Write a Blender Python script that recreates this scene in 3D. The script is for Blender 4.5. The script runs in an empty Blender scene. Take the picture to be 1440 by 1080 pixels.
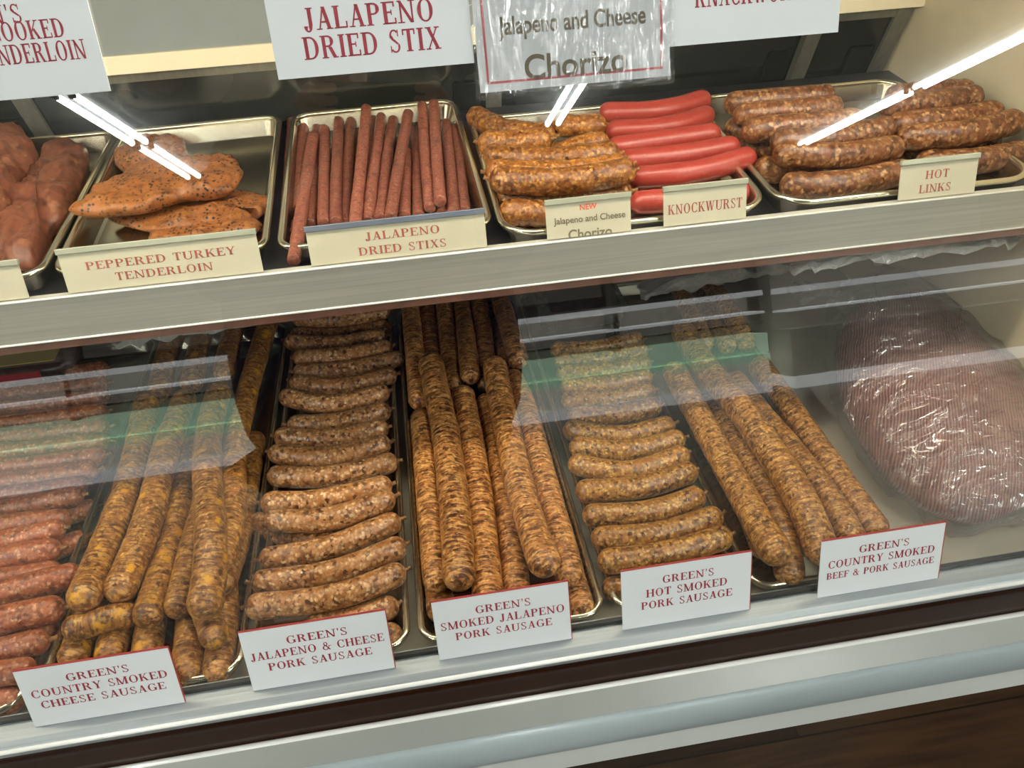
import bpy, bmesh, math, random
import numpy as np
from mathutils import Vector, Matrix, noise

random.seed(7)
S = bpy.context.scene
COL = S.collection
PI = math.pi

# ------------------------------------------------------------------ camera
CAM_H, FOCAL = 1.45, 1059.0
pitch, yaw, roll = (math.radians(a) for a in (37.89, 7.125, 3.02))
fwd = Vector((math.sin(yaw)*math.cos(pitch), math.cos(yaw)*math.cos(pitch), -math.sin(pitch)))
r0 = Vector((math.cos(yaw), -math.sin(yaw), 0)); u0 = r0.cross(fwd)
right = r0*math.cos(roll) - u0*math.sin(roll)
up = u0*math.cos(roll) + r0*math.sin(roll)
cd = bpy.data.cameras.new('camera'); cam = bpy.data.objects.new('camera', cd); COL.objects.link(cam)
cam.matrix_world = Matrix(((right.x, up.x, -fwd.x, 0), (right.y, up.y, -fwd.y, 0), (right.z, up.z, -fwd.z, CAM_H), (0, 0, 0, 1)))
cd.sensor_fit = 'HORIZONTAL'; cd.sensor_width = 36.0; cd.lens = 36.0*FOCAL/1440.0; cd.clip_start = 0.004
S.camera = cam

# ------------------------------------------------------------------ world, view
wd = bpy.data.worlds.new('world'); S.world = wd; wd.use_nodes = True
wd.node_tree.nodes['Background'].inputs[0].default_value = (0.8, 0.9, 1, 1)
wd.node_tree.nodes['Background'].inputs[1].default_value = 0.05
vs = S.view_settings
vs.view_transform = 'Standard'; vs.look = 'None'; vs.gamma = 1; vs.use_curve_mapping = False
vs.exposure = 0.75
S.cycles.max_bounces = 10; S.cycles.transparent_max_bounces = 16
S.cycles.sample_clamp_indirect = 6.0
ROOM_LAMP = 54.0      # emission of the ceiling tubes
CASE_LAMP = 16.8       # emission of the tube in the case canopy

# ------------------------------------------------------------------ geometry of the place
TILT = math.radians(16.47)                     # the glass leans back
GY, GZ = 0.469, 0.72                           # foot of the glass
DECK = 0.70
GN = Vector((0, -math.cos(TILT), math.sin(TILT))); GU = Vector((0, math.sin(TILT), math.cos(TILT)))
def shelf_z(y): return 1.037 + 0.075*(y-0.75)
def ray(x, y): return (right*((x-720)/FOCAL) - up*((y-540)/FOCAL) + fwd)
def at(x, y, z):
    d = ray(x, y); t = (z-CAM_H)/d.z
    return Vector((d.x*t, d.y*t, z))
def at_shelf(x, y, h):
    d = ray(x, y); n = Vector((0, -0.075, 1)); p = Vector((0, .75, 1.037+h))-Vector((0, 0, CAM_H))
    t = p.dot(n)/d.dot(n); return Vector((d.x*t, d.y*t, CAM_H+d.z*t))
def on_glass(x, y):
    d = ray(x, y); p = Vector((0, GY, GZ-CAM_H)); t = p.dot(GN)/d.dot(GN)
    w = d*t + Vector((0, 0, CAM_H)); return w.x, (w-Vector((0, GY, GZ))).dot(GU)

# ------------------------------------------------------------------ materials
def lin(c):
    f = lambda v: v/12.92 if v <= .04045 else ((v+.055)/1.055)**2.4
    if isinstance(c, str): c = [int(c[i:i+2], 16)/255 for i in (0, 2, 4)]
    return (f(c[0]), f(c[1]), f(c[2]), 1)
class NT:
    def __init__(s, name):
        s.m = bpy.data.materials.new(name); s.m.use_nodes = True; s.t = s.m.node_tree; s.n = s.t.nodes
        s.b = s.n['Principled BSDF']; s.o = s.n['Material Output']
    def add(s, kind, **kw):
        n = s.n.new(kind)
        for k, v in kw.items():
            if hasattr(n, k): setattr(n, k, v)
            else: n.inputs[k].default_value = v
        return n
    def link(s, a, b): s.t.links.new(a, b)
    def ramp(s, src, stops, interp='LINEAR'):
        r = s.n.new('ShaderNodeValToRGB'); r.color_ramp.interpolation = interp
        e = r.color_ramp.elements
        while len(e) < len(stops): e.new(.5)
        for i, (p, c) in enumerate(stops): e[i].position = p; e[i].color = c if len(c) == 4 else (*c, 1)
        s.link(src, r.inputs[0]); return r
    def mix(s, fac, a, b, mode='MIX'):
        m = s.n.new('ShaderNodeMix'); m.data_type = 'RGBA'; m.blend_type = mode
        for sock, v in ((m.inputs[0], fac), (m.inputs[6], a), (m.inputs[7], b)):
            if hasattr(v, 'links') or isinstance(v, bpy.types.NodeSocket): s.link(v, sock)
            else: sock.default_value = v
        return m.outputs[2]
    def bump(s, h, strength, dist, prev=None):
        b = s.n.new('ShaderNodeBump'); b.inputs['Strength'].default_value = strength; b.inputs['Distance'].default_value = dist
        s.link(h, b.inputs['Height'])
        if prev: s.link(prev, b.inputs['Normal'])
        return b.outputs[0]
def flat(name, c, rough=.5, metal=0.0, spec=.5, noise_amt=0.04, nscale=30, coat=0.0, bump=0.0):
    m = NT(name); c = lin(c) if isinstance(c, str) else c
    tc = m.add('ShaderNodeTexCoord'); nz = m.add('ShaderNodeTexNoise'); nz.inputs['Scale'].default_value = nscale; nz.inputs['Detail'].default_value = 4
    m.link(tc.outputs['Object'], nz.inputs['Vector'])
    a = tuple(max(0, v*(1-noise_amt)) for v in c[:3])+(1,); b = tuple(min(1, v*(1+noise_amt)) for v in c[:3])+(1,)
    m.link(m.ramp(nz.outputs['Fac'], [(.3, a), (.7, b)]).outputs[0], m.b.inputs['Base Color'])
    m.b.inputs['Roughness'].default_value = rough; m.b.inputs['Metallic'].default_value = metal
    m.b.inputs['Specular IOR Level'].default_value = spec; m.b.inputs['Coat Weight'].default_value = coat
    if bump: m.link(m.bump(nz.outputs['Fac'], .5, bump), m.b.inputs['Normal'])
    return m.m
def brushed(name, c, rough=.3, axis=(3, 300, 300), metal=1.0, amp=1.0):
    m = NT(name); tc = m.add('ShaderNodeTexCoord'); mp = m.add('ShaderNodeMapping'); mp.inputs['Scale'].default_value = axis
    m.link(tc.outputs['Object'], mp.inputs['Vector'])
    nz = m.add('ShaderNodeTexNoise'); nz.inputs['Scale'].default_value = 1; nz.inputs['Detail'].default_value = 3
    m.link(mp.outputs[0], nz.inputs['Vector']); c = lin(c)
    m.link(m.ramp(nz.outputs['Fac'], [(.3, tuple(v*(1-.14*amp) for v in c[:3])), (.7, tuple(min(1, v*(1+.08*amp)) for v in c[:3]))]).outputs[0], m.b.inputs['Base Color'])
    rr = m.add('ShaderNodeMapRange'); rr.inputs['To Min'].default_value = rough*(1-.2*amp); rr.inputs['To Max'].default_value = rough*(1+.25*amp)
    m.link(nz.outputs['Fac'], rr.inputs[0]); m.link(rr.outputs[0], m.b.inputs['Roughness'])
    m.b.inputs['Metallic'].default_value = metal
    m.link(m.bump(nz.outputs['Fac'], .06*amp, .0002), m.b.inputs['Normal'])
    return m.m
def emit(name, c, s):
    m = NT(name); e = m.add('ShaderNodeEmission'); e.inputs[0].default_value = (*c, 1); e.inputs[1].default_value = s
    m.link(e.outputs[0], m.o.inputs[0]); return m.m
def pane(name, tint=(1, 1, 1), gain=2.6, ior=1.5):
    m = NT(name); fr = m.add('ShaderNodeFresnel'); fr.inputs['IOR'].default_value = ior
    g = m.add('ShaderNodeNewGeometry')
    sub = m.add('ShaderNodeMath', operation='SUBTRACT'); sub.inputs[0].default_value = 1; m.link(g.outputs['Backfacing'], sub.inputs[1])
    mu = m.add('ShaderNodeMath', operation='MULTIPLY'); m.link(fr.outputs[0], mu.inputs[0]); m.link(sub.outputs[0], mu.inputs[1])
    m2 = m.add('ShaderNodeMath', operation='MULTIPLY', use_clamp=True); m.link(mu.outputs[0], m2.inputs[0]); m2.inputs[1].default_value = gain
    mn = m.add('ShaderNodeMath', operation='MINIMUM'); m.link(m2.outputs[0], mn.inputs[0]); mn.inputs[1].default_value = .30
    t = m.add('ShaderNodeBsdfTransparent'); t.inputs[0].default_value = (*tint, 1)
    gl = m.add('ShaderNodeBsdfGlossy'); gl.inputs['Roughness'].default_value = 0.0
    mx = m.add('ShaderNodeMixShader'); m.link(mn.outputs[0], mx.inputs[0]); m.link(t.outputs[0], mx.inputs[1]); m.link(gl.outputs[0], mx.inputs[2])
    m.link(mx.outputs[0], m.o.inputs[0]); return m.m
def film(name, haze=.12, gloss=.16, scale=60, tint=(.95, .95, .95), rough=.12, dist=.004, stretch=(1, 1, 1)):
    m = NT(name); tc = m.add('ShaderNodeTexCoord'); nz = m.add('ShaderNodeTexNoise'); nz.inputs['Scale'].default_value = scale; nz.inputs['Detail'].default_value = 3; nz.inputs['Distortion'].default_value = 1.2
    mp = m.add('ShaderNodeMapping'); mp.inputs['Scale'].default_value = stretch; mp.inputs['Rotation'].default_value = (0, 0, .35)
    m.link(tc.outputs['Object'], mp.inputs['Vector']); m.link(mp.outputs[0], nz.inputs['Vector'])
    bp = m.bump(nz.outputs['Fac'], 1.0, dist)
    t = m.add('ShaderNodeBsdfTransparent'); t.inputs[0].default_value = (*tint, 1)
    gl = m.add('ShaderNodeBsdfGlossy'); gl.inputs['Roughness'].default_value = rough; m.link(bp, gl.inputs['Normal'])
    df = m.add('ShaderNodeBsdfDiffuse'); df.inputs[0].default_value = (.8, .8, .8, 1)
    a = m.add('ShaderNodeMixShader'); a.inputs[0].default_value = haze; m.link(t.outputs[0], a.inputs[1]); m.link(df.outputs[0], a.inputs[2])
    b = m.add('ShaderNodeMixShader'); b.inputs[0].default_value = gloss; m.link(a.outputs[0], b.inputs[1]); m.link(gl.outputs[0], b.inputs[2])
    m.link(b.outputs[0], m.o.inputs[0]); return m.m
def meat(name, dark, mid, light, speck=.35, sscale=230, rough=.42, wrinkle=0.0, cheese=0.0, pepper=0.0, nscale=85, spec=.55, bump=.0020, var=.16):
    """mottled casing: tone noise, fat specks, optional cheese lumps, pepper, cross wrinkles"""
    m = NT(name); tc = m.add('ShaderNodeTexCoord'); oi = m.add('ShaderNodeObjectInfo')
    off = m.add('ShaderNodeVectorMath', operation='SCALE'); off.inputs[0].default_value = (7.3, 3.1, 5.7); m.link(oi.outputs['Random'], off.inputs['Scale'])
    ad = m.add('ShaderNodeVectorMath', operation='ADD'); m.link(tc.outputs['Object'], ad.inputs[0]); m.link(off.outputs[0], ad.inputs[1]); V = ad.outputs[0]
    def nzn(scale, detail, src=V, dist=0.0):
        n = m.add('ShaderNodeTexNoise'); n.inputs['Scale'].default_value = scale; n.inputs['Detail'].default_value = detail; n.inputs['Distortion'].default_value = dist
        m.link(src, n.inputs['Vector']); return n.outputs['Fac']
    n1 = nzn(nscale, 5)
    c = m.ramp(n1, [(.25, lin(dark)), (.5, lin(mid))]).outputs[0]
    # fat specks: irregular grains from a warped voronoi
    n2 = nzn(sscale*.55, 3)
    wp = m.add('ShaderNodeVectorMath', operation='SCALE'); nw = m.add('ShaderNodeTexNoise'); nw.inputs['Scale'].default_value = sscale*1.1; nw.inputs['Detail'].default_value = 1
    m.link(V, nw.inputs['Vector']); m.link(nw.outputs['Color'], wp.inputs[0]); wp.inputs['Scale'].default_value = 1.1/sscale
    wa = m.add('ShaderNodeVectorMath', operation='ADD'); m.link(V, wa.inputs[0]); m.link(wp.outputs[0], wa.inputs[1])
    vg = m.add('ShaderNodeTexVoronoi'); vg.inputs['Scale'].default_value = sscale; m.link(wa.outputs[0], vg.inputs['Vector'])
    sc = m.add('ShaderNodeSeparateColor'); m.link(vg.outputs['Color'], sc.inputs[0])
    grain = m.ramp(sc.outputs[0], [(max(.05, .9-speck*1.7), (0, 0, 0)), (1, (1, 1, 1))]).outputs[0]
    soft = m.ramp(vg.outputs['Distance'], [(.3, (1, 1, 1)), (.75, (.1,)*3)]).outputs[0]
    patch = m.ramp(n2, [(.3, (.25,)*3), (.6, (1, 1, 1))]).outputs[0]
    c = m.mix(m.mix(1.0, m.mix(1.0, grain, soft, 'MULTIPLY'), patch, 'MULTIPLY'), c, lin(light))
    c = m.mix(m.ramp(sc.outputs[1], [(.7, (0, 0, 0)), (1, (min(1, speck*2),)*3)]).outputs[0], c, lin(dark))
    h = nzn(sscale*.7, 3)
    nrm = m.bump(h, .55, bump)
    if wrinkle:
        mp = m.add('ShaderNodeMapping'); mp.inputs['Scale'].default_value = (290, 60, 1)
        m.link(tc.outputs['UV'], mp.inputs['Vector'])
        o2 = m.add('ShaderNodeVectorMath', operation='ADD'); m.link(mp.outputs[0], o2.inputs[0]); m.link(off.outputs[0], o2.inputs[1])
        w = nzn(1.0, 3, o2.outputs[0], .8)
        c = m.mix(m.ramp(w, [(.36, (wrinkle*.9,)*3), (.5, (0, 0, 0))]).outputs[0], c, lin(dark))
        c = m.mix(m.ramp(w, [(.54, (0, 0, 0)), (.68, (wrinkle*.7,)*3)]).outputs[0], c, lin(light))
        nrm = m.bump(w, .6*wrinkle+.2, .002, nrm)
    if cheese:
        vo = m.add('ShaderNodeTexVoronoi'); vo.inputs['Scale'].default_value = 62; vo.inputs['Randomness'].default_value = 1
        wob = nzn(160, 2); 
        wv = m.add('ShaderNodeVectorMath', operation='ADD'); m.link(V, wv.inputs[0])
        ws = m.add('ShaderNodeMath', operation='MULTIPLY'); ws.inputs[1].default_value = .018; m.link(wob, ws.inputs[0]); m.link(ws.outputs[0], wv.inputs[1])
        m.link(wv.outputs[0], vo.inputs['Vector'])
        pick = m.ramp(vo.outputs['Color'], [(1-cheese, (0, 0, 0)), (1-cheese+.02, (1, 1, 1))]).outputs[0]
        near = m.ramp(vo.outputs['Distance'], [(.22, (1, 1, 1)), (.55, (0, 0, 0))]).outputs[0]
        f = m.mix(1.0, pick, near, 'MULTIPLY')
        c = m.mix(f, c, lin('e2a02a'))
    if pepper:
        vo = m.add('ShaderNodeTexVoronoi'); vo.inputs['Scale'].default_value = 215; m.link(V, vo.inputs['Vector'])
        pick = m.ramp(vo.outputs['Color'], [(1-pepper, (0, 0, 0)), (1-pepper+.03, (1, 1, 1))]).outputs[0]
        near = m.ramp(vo.outputs['Distance'], [(.28, (1, 1, 1)), (.42, (0, 0, 0))]).outputs[0]
        clump = m.ramp(nzn(38, 3), [(.36, (.25,)*3), (.55, (1, 1, 1))]).outputs[0]
        f = m.mix(1.0, m.mix(1.0, pick, near, 'MULTIPLY'), clump, 'MULTIPLY')
        c = m.mix(f, c, lin('1d1712'))
    hv = m.add('ShaderNodeHueSaturation')
    mr = m.add('ShaderNodeMapRange'); mr.inputs['To Min'].default_value = 1-var; mr.inputs['To Max'].default_value = 1+var; m.link(oi.outputs['Random'], mr.inputs[0])
    m.link(mr.outputs[0], hv.inputs['Value']); m.link(c, hv.inputs['Color']); m.link(hv.outputs[0], m.b.inputs['Base Color'])
    m.b.inputs['Roughness'].default_value = rough; m.b.inputs['Specular IOR Level'].default_value = spec
    m.link(nrm, m.b.inputs['Normal'])
    return m.m

M = {}
M['pan'] = brushed('sheet_pan_aluminium', 'b5afa0', .24, (14, 14, 14), 1.0, .35)
M['pan_rim'] = brushed('rolled_aluminium_rim', 'dcd3b8', .2, (20, 20, 20), .95, .35)
M['shelf_plate'] = brushed('shadow_toned_shelf_plate', '56565a', .4, (8, 8, 8), .7, .4)  # shadow between pans and tags is put into this dark colour
M['steel'] = brushed('brushed_shelf_steel', 'c2bfb4', .34, (4, 260, 260), .25)
M['rail'] = brushed('anodised_rail', 'a8aeb0', .36, (3, 200, 200), .4)
M['white_paint'] = flat('white_enamel', 'd6d8d4', .3, noise_amt=.02)
M['ledge'] = flat('white_ledge_enamel', '979891', .35, noise_amt=.02)
M['bumper'] = flat('grey_vinyl_bumper', 'a9b4b6', .28, noise_amt=.02)
M['liner'] = flat('cream_case_liner', 'd6c9ab', .45, noise_amt=.03)
M['deck'] = flat('deck_metal', 'bab3a2', .4, metal=.1, noise_amt=.08, nscale=12)
M['brown_panel'] = flat('dark_brown_gloss_panel', '2a150b', .06, noise_amt=.15, nscale=4, spec=.12)
M['bead'] = flat('white_highlight_bead', 'f2f0ea', .18, noise_amt=.01, coat=.6)  # white lip paint; also puts the rail and lip highlight lines into colour
M['gasket'] = flat('black_gasket', '1c1d1c', .6)
M['brown_strip'] = flat('red_brown_strip', '7b5444', .5, noise_amt=.2, nscale=25)
M['header'] = flat('grey_header_panel', '8e9496', .4)
M['cream_lip'] = flat('cream_header_lip', 'faf0d2', .5, noise_amt=.02)
M['door_frame'] = brushed('grey_door_frame', '86857c', .4, (200, 200, 4), .5)
M['tinted'] = flat('tinted_door_pane', '2c2e2c', .16, noise_amt=.35, nscale=5, spec=.8)
M['black_plastic'] = flat('black_plastic', '20211f', .5)
M['glass'] = pane('front_glass', (.99, 1, .99))
M['white_card'] = flat('white_card', 'd9dcdc', .6, noise_amt=.01)
M['cream_card'] = flat('cream_card', 'c4bca4', .55, noise_amt=.015)
M['red_edge'] = flat('red_edge', 'a8413c', .6)
M['red_ink'] = flat('dark_red_ink', '94303c', .7, noise_amt=.12, nscale=900)
M['shelf_ink'] = flat('faded_red_ink', 'a4584a', .7, noise_amt=.12, nscale=900)
M['new_ink'] = flat('orange_red_ink', 'dd5c44', .7)
M['brown_ink'] = flat('grey_brown_ink', '756a55', .7)
M['clip'] = flat('clear_tag_clip', 'b9b9a6', .2, noise_amt=.03, metal=.3)
M['blue_clip'] = flat('slate_tag_clip', '7d8494', .25, metal=.3)
M['sleeve'] = film('clear_sleeve', .02, .13, 20, (.98, .98, .98), .10, .012, (2.6, .35, 1))
M['bag'] = film('clear_bag_film', .10, .20, 9, (.97, .96, .95), .15, .035, (1, 3.2, 2))
M['wrap'] = film('crumpled_wrap_film', .55, .34, 70, (.8, .8, .8), .2, .02)
M['smoked'] = meat('smoked_jalapeno_casing', '4c2511', 'b67238', 'f4bc72', 0.42, 260, 0.33, wrinkle=1.0)
M['country'] = meat('hot_smoked_casing', '46220e', 'a4682f', 'f0ba6c', 0.48, 290, 0.33, wrinkle=.75)
M['cheese'] = meat('cheese_sausage_casing', '482210', 'a2662f', 'eab260', 0.42, 230, 0.33, wrinkle=.7, cheese=.3)
M['jalcheese'] = meat('jalapeno_cheese_casing', '4a2412', 'a66a38', 'f4c894', 0.5, 240, 0.31, cheese=.06)
M['links'] = meat('hot_smoked_link_casing', '42200c', '99602b', 'eebc66', 0.5, 260, 0.31)
M['red_links'] = meat('red_smoked_casing', '50220f', 'a25634', 'dca074', 0.32, 260, 0.33)
M['stix'] = meat('dried_stick_casing', '5a3026', '935443', 'b88068', .25, 420, .45)
M['chorizo'] = meat('chorizo_casing', '54290d', '8c501e', 'dca050', .55, 250, .36, bump=.0035)
M['knock'] = meat('knockwurst_casing', '9c3529', 'a93f34', 'b85646', .1, 300, .33, bump=.0003, var=.06)
M['hot'] = meat('hot_link_casing', '3c1c0d', '733f20', 'c89a68', 0.46, 200, .36)
M['turkey'] = meat('peppered_turkey', '5e331a', '955a2c', 'a8743e', .12, 120, .5, pepper=.72, bump=.0035)
M['pork'] = meat('smoked_pork', '46241a', '824a34', 'a8714e', .26, 110, .48, pepper=.06, bump=.003)
M['tip'] = meat('dry_casing_end', '5e3618', '8f6030', 'b98a50', .3, 300, .5)

# ------------------------------------------------------------------ mesh helpers
def tag(o, label=None, cat=None, group=None, kind=None):
    for k, v in (('label', label), ('category', cat), ('group', group), ('kind', kind)):
        if v: o[k] = v
    return o
def empty(name, loc, label, cat, group=None):
    o = bpy.data.objects.new(name, None); COL.objects.link(o); o.location = loc; o.empty_display_size = .02
    return tag(o, label, cat, group)
def mesh_obj(name, bm, mat, parent=None, smooth=False, world=None):
    me = bpy.data.meshes.new(name); bm.normal_update(); bm.to_mesh(me); bm.free()
    for mm in (mat if isinstance(mat, (list, tuple)) else [mat]): me.materials.append(mm)
    if smooth: me.polygons.foreach_set('use_smooth', [True]*len(me.polygons))
    o = bpy.data.objects.new(name, me); COL.objects.link(o)
    if parent is not None:
        o.parent = parent
        if world is None: o.matrix_parent_inverse = parent.matrix_basis.inverted()
    if world is not None: o.matrix_basis = world
    return o
def box(bm, x0, x1, y0, y1, z0, z1, mtx=None):
    v = [bm.verts.new(Vector((x, y, z)) if mtx is None else mtx @ Vector((x, y, z))) for x in (x0, x1) for y in (y0, y1) for z in (z0, z1)]
    for f in ((0, 1, 3, 2), (4, 6, 7, 5), (0, 4, 5, 1), (2, 3, 7, 6), (0, 2, 6, 4), (1, 5, 7, 3)): bm.faces.new([v[i] for i in f])
    return v
def bevel(bm, w, seg=2):
    bmesh.ops.bevel(bm, geom=bm.edges[:]+bm.verts[:], offset=w, segments=seg, affect='EDGES', clamp_overlap=True)
def boxes(name, mat, parent, *bs, bev=0.0, mtx=None, smooth=False):
    bm = bmesh.new()
    for b in bs: box(bm, *b, mtx=mtx)
    bmesh.ops.recalc_face_normals(bm, faces=bm.faces[:])
    if bev: bevel(bm, bev)
    return mesh_obj(name, bm, mat, parent, smooth)
def extrude_profile(name, mat, parent, prof, x0, x1, smooth=False, closed=True):
    """profile of (y,z) points swept along x"""
    bm = bmesh.new(); n = len(prof)
    a = [bm.verts.new((x0, y, z)) for y, z in prof]; b = [bm.verts.new((x1, y, z)) for y, z in prof]
    for i in range(n if closed else n-1):
        j = (i+1) % n; bm.faces.new((a[i], a[j], b[j], b[i]))
    if closed: bm.faces.new(a[::-1]); bm.faces.new(b)
    bmesh.ops.recalc_face_normals(bm, faces=bm.faces[:])
    return mesh_obj(name, bm, mat, parent, smooth)
def tube(bm, pts, rad, seg=10, caps=True):
    pts = [Vector(p) for p in pts]; n = len(pts); rings = []
    rad = rad if hasattr(rad, '__len__') else [rad]*n
    ref = Vector((0, 0, 1))
    for i in range(n):
        t = (pts[min(i+1, n-1)]-pts[max(i-1, 0)]).normalized()
        if abs(t.dot(ref)) > .95: ref = Vector((1, 0, 0)) if abs(t.x) < .9 else Vector((0, 1, 0))
        s = t.cross(ref).normalized(); q = s.cross(t)
        rings.append([bm.verts.new(pts[i]+(s*math.cos(a)+q*math.sin(a))*rad[i]) for a in [2*PI*k/seg for k in range(seg)]])
    for a, b in zip(rings, rings[1:]):
        for k in range(seg): bm.faces.new((a[k], a[(k+1) % seg], b[(k+1) % seg], b[k]))
    if caps: bm.faces.new(rings[0][::-1]); bm.faces.new(rings[-1])
def catmull(P, n):
    P = [Vector(p) for p in P]
    if len(P) == 2: P = [P[0], P[0].lerp(P[1], .5), P[1]]
    Q = [P[0]*2-P[1]]+P+[P[-1]*2-P[-2]]; out = []
    for i in range(1, len(Q)-2):
        for k in range(24):
            t = k/24
            a, b, c, d = Q[i-1], Q[i], Q[i+1], Q[i+2]
            out.append(.5*((2*b)+(c-a)*t+(2*a-5*b+4*c-d)*t*t+(3*b-a-3*c+d)*t**3))
    out.append(P[-1])
    L = [0]
    for a, b in zip(out, out[1:]): L.append(L[-1]+(b-a).length)
    res = []; j = 0
    for k in range(n):
        s = L[-1]*k/(n-1)
        while j < len(L)-2 and L[j+1] < s: j += 1
        w = (s-L[j])/max(1e-9, L[j+1]-L[j]); res.append(out[j].lerp(out[j+1], min(1, w)))
    return res, L[-1]

# ------------------------------------------------------------------ lettering: a serif capital alphabet drawn from strokes
TH, TN, SF = .178, .075, .055
def A_(cx, cy, rx, ry, a0, a1, thick=TH, thin=TN, n=22):
    out, inn = [], []
    for k in range(n+1):
        a = math.radians(a0+(a1-a0)*k/n); c, s = math.cos(a), math.sin(a)
        w = thin+(thick-thin)*abs(c)**1.5
        out.append((cx+rx*c, cy+ry*s)); inn.append((cx+(rx-w)*c, cy+(ry-thin-(w-thin)*.25)*s))
    return [(out[k], out[k+1], inn[k+1], inn[k]) for k in range(n)]
def R_(x0, y0, x1, y1): return [((x0, y0), (x1, y0), (x1, y1), (x0, y1))]
def D_(x0, y0, x1, y1, w): return [((x0, y0), (x0+w, y0), (x1+w, y1), (x1, y1))]
def serif(x, y, w=.34): return R_(x-w/2, y, x+w/2, y+SF) if y < .5 else R_(x-w/2, y-SF, x+w/2, y)
def stem(x, y0=0, y1=1, top=True, bot=True, w=TH):
    p = R_(x-w/2, y0, x+w/2, y1)
    if top: p += serif(x, y1)
    if bot: p += serif(x, y0)
    return p
def tick(x, y0, y1, w=.07): return R_(x-w/2, y0, x+w/2, y1)
G = {}
G['E'] = (.70, stem(.17)+R_(.1, 1-TN, .62, 1)+R_(.1, 0, .66, TN)+R_(.2, .49, .47, .49+TN)+tick(.60, .76, 1)+tick(.64, 0, .27)+tick(.46, .4, .64, .05))
G['F'] = (.66, stem(.17)+R_(.1, 1-TN, .62, 1)+R_(.2, .49, .47, .49+TN)+tick(.60, .74, 1)+tick(.46, .4, .64, .05))
G['H'] = (.86, stem(.17)+stem(.69)+R_(.2, .48, .66, .48+TN))
G['I'] = (.36, stem(.18))
G['L'] = (.68, stem(.17)+R_(.1, 0, .64, TN)+tick(.62, 0, .3))
G['T'] = (.72, stem(.36, top=False)+R_(.04, 1-TN, .68, 1)+tick(.07, .74, 1)+tick(.65, .74, 1))
G['N'] = (.88, stem(.16, w=TN+.01, top=False)+stem(.72, w=TN+.01, bot=False)+D_(.61, 0, .05, 1, .16)+R_(.02, 1-SF, .2, 1))
G['M'] = (1.04, stem(.15, w=TN+.01, top=False)+stem(.87)+D_(.42, 0, .08, 1, .16)+D_(.46, 0, .80, 1, TN)+R_(.0, 1-SF, .2, 1))
G['K'] = (.84, stem(.17)+D_(.2, .38, .60, 1, .08)+D_(.58, 0, .3, .56, .18)+serif(.64, 1, .28)+serif(.68, 0, .32))
G['X'] = (.80, D_(.54, 0, .1, 1, .18)+D_(.1, 0, .6, 1, .075)+serif(.18, 1, .3)+serif(.63, 1, .26)+serif(.14, 0, .26)+serif(.63, 0, .32))
G['Y'] = (.78, stem(.39, 0, .48, top=False)+D_(.31, .46, .06, 1, .17)+D_(.38, .46, .62, 1, .075)+serif(.15, 1, .3)+serif(.65, 1, .24))
G['W'] = (1.12, D_(.26, 0, .06, 1, .17)+D_(.3, 0, .5, 1, .07)+D_(.66, 0, .46, 1, .17)+D_(.72, 0, .94, 1, .07)+serif(.15, 1, .3)+serif(.55, 1, .26)+serif(.98, 1, .24))
G['A'] = (.80, D_(.55, 0, .33, 1, .17)+D_(.11, 0, .38, 1, .07)+R_(.22, .3, .58, .3+TN)+serif(.14, 0, .28)+serif(.65, 0, .32))
G['O'] = (.86, A_(.43, .5, .38, .52, 0, 360, n=40))
G['C'] = (.78, A_(.43, .5, .38, .52, 48, 315, n=34)+tick(.68, .68, 1)+tick(.69, .03, .3, .04))
G['G'] = (.86, A_(.43, .5, .38, .52, 48, 320, n=34)+tick(.68, .68, 1)+R_(.6, .06, .6+TH, .42)+serif(.67, .42+SF, .32)[:0]+R_(.5, .40, .84, .40+SF))
G['D'] = (.84, stem(.17)+A_(.36, .5, .42, .5, -90, 90)+R_(.15, 0, .38, TN)+R_(.15, 1-TN, .38, 1))
G['P'] = (.72, stem(.17)+A_(.36, .735, .31, .265, -90, 90)+R_(.2, .47, .38, .47+TN)+R_(.1, 1-TN, .38, 1))
G['B'] = (.76, stem(.17)+A_(.35, .755, .28, .245, -90, 90)+A_(.36, .26, .34, .26, -90, 90)+R_(.15, .5, .38, .5+TN*.7)+R_(.1, 0, .38, TN)+R_(.1, 1-TN, .38, 1))
G['R'] = (.84, stem(.17)+A_(.36, .745, .30, .255, -90, 90)+R_(.2, .49, .4, .49+TN)+R_(.1, 1-TN, .38, 1)+D_(.58, 0, .36, .5, .18)+serif(.7, 0, .26))
G['J'] = (.52, stem(.32, .2, 1, bot=False)+A_(.19, .2, .2, .28, -180, 0))
G['U'] = (.86, stem(.17, .28, 1, bot=False)+stem(.70, .28, 1, bot=False, w=TN+.01)+A_(.415, .3, .32, .33, -180, 0, thick=.12))
G['S'] = (.64, A_(.31, .735, .235, .28, 35, 200, thick=.1)+A_(.32, .26, .25, .28, -150, 20, thick=.1)+[((.075, .68), (.17, .56), (.30, .56), (.20, .76))]+[((.17, .56), (.42, .36), (.56, .34), (.32, .58))]+tick(.5, .7, 1, .05)+tick(.1, 0, .3, .05))
G['&'] = (.92, A_(.38, .76, .2, .26, 0, 360, thick=.11)+A_(.36, .28, .31, .3, 60, 350, thick=.14)+D_(.68, 0, .24, .68, .15)+D_(.6, .3, .7, .5, .07)+serif(.76, .54, .28)[:1])
G["'"] = (.24, [((.07, 1.02), (.19, 1.02), (.15, .68), (.11, .68))])
G[' '] = (.42, [])
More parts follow.
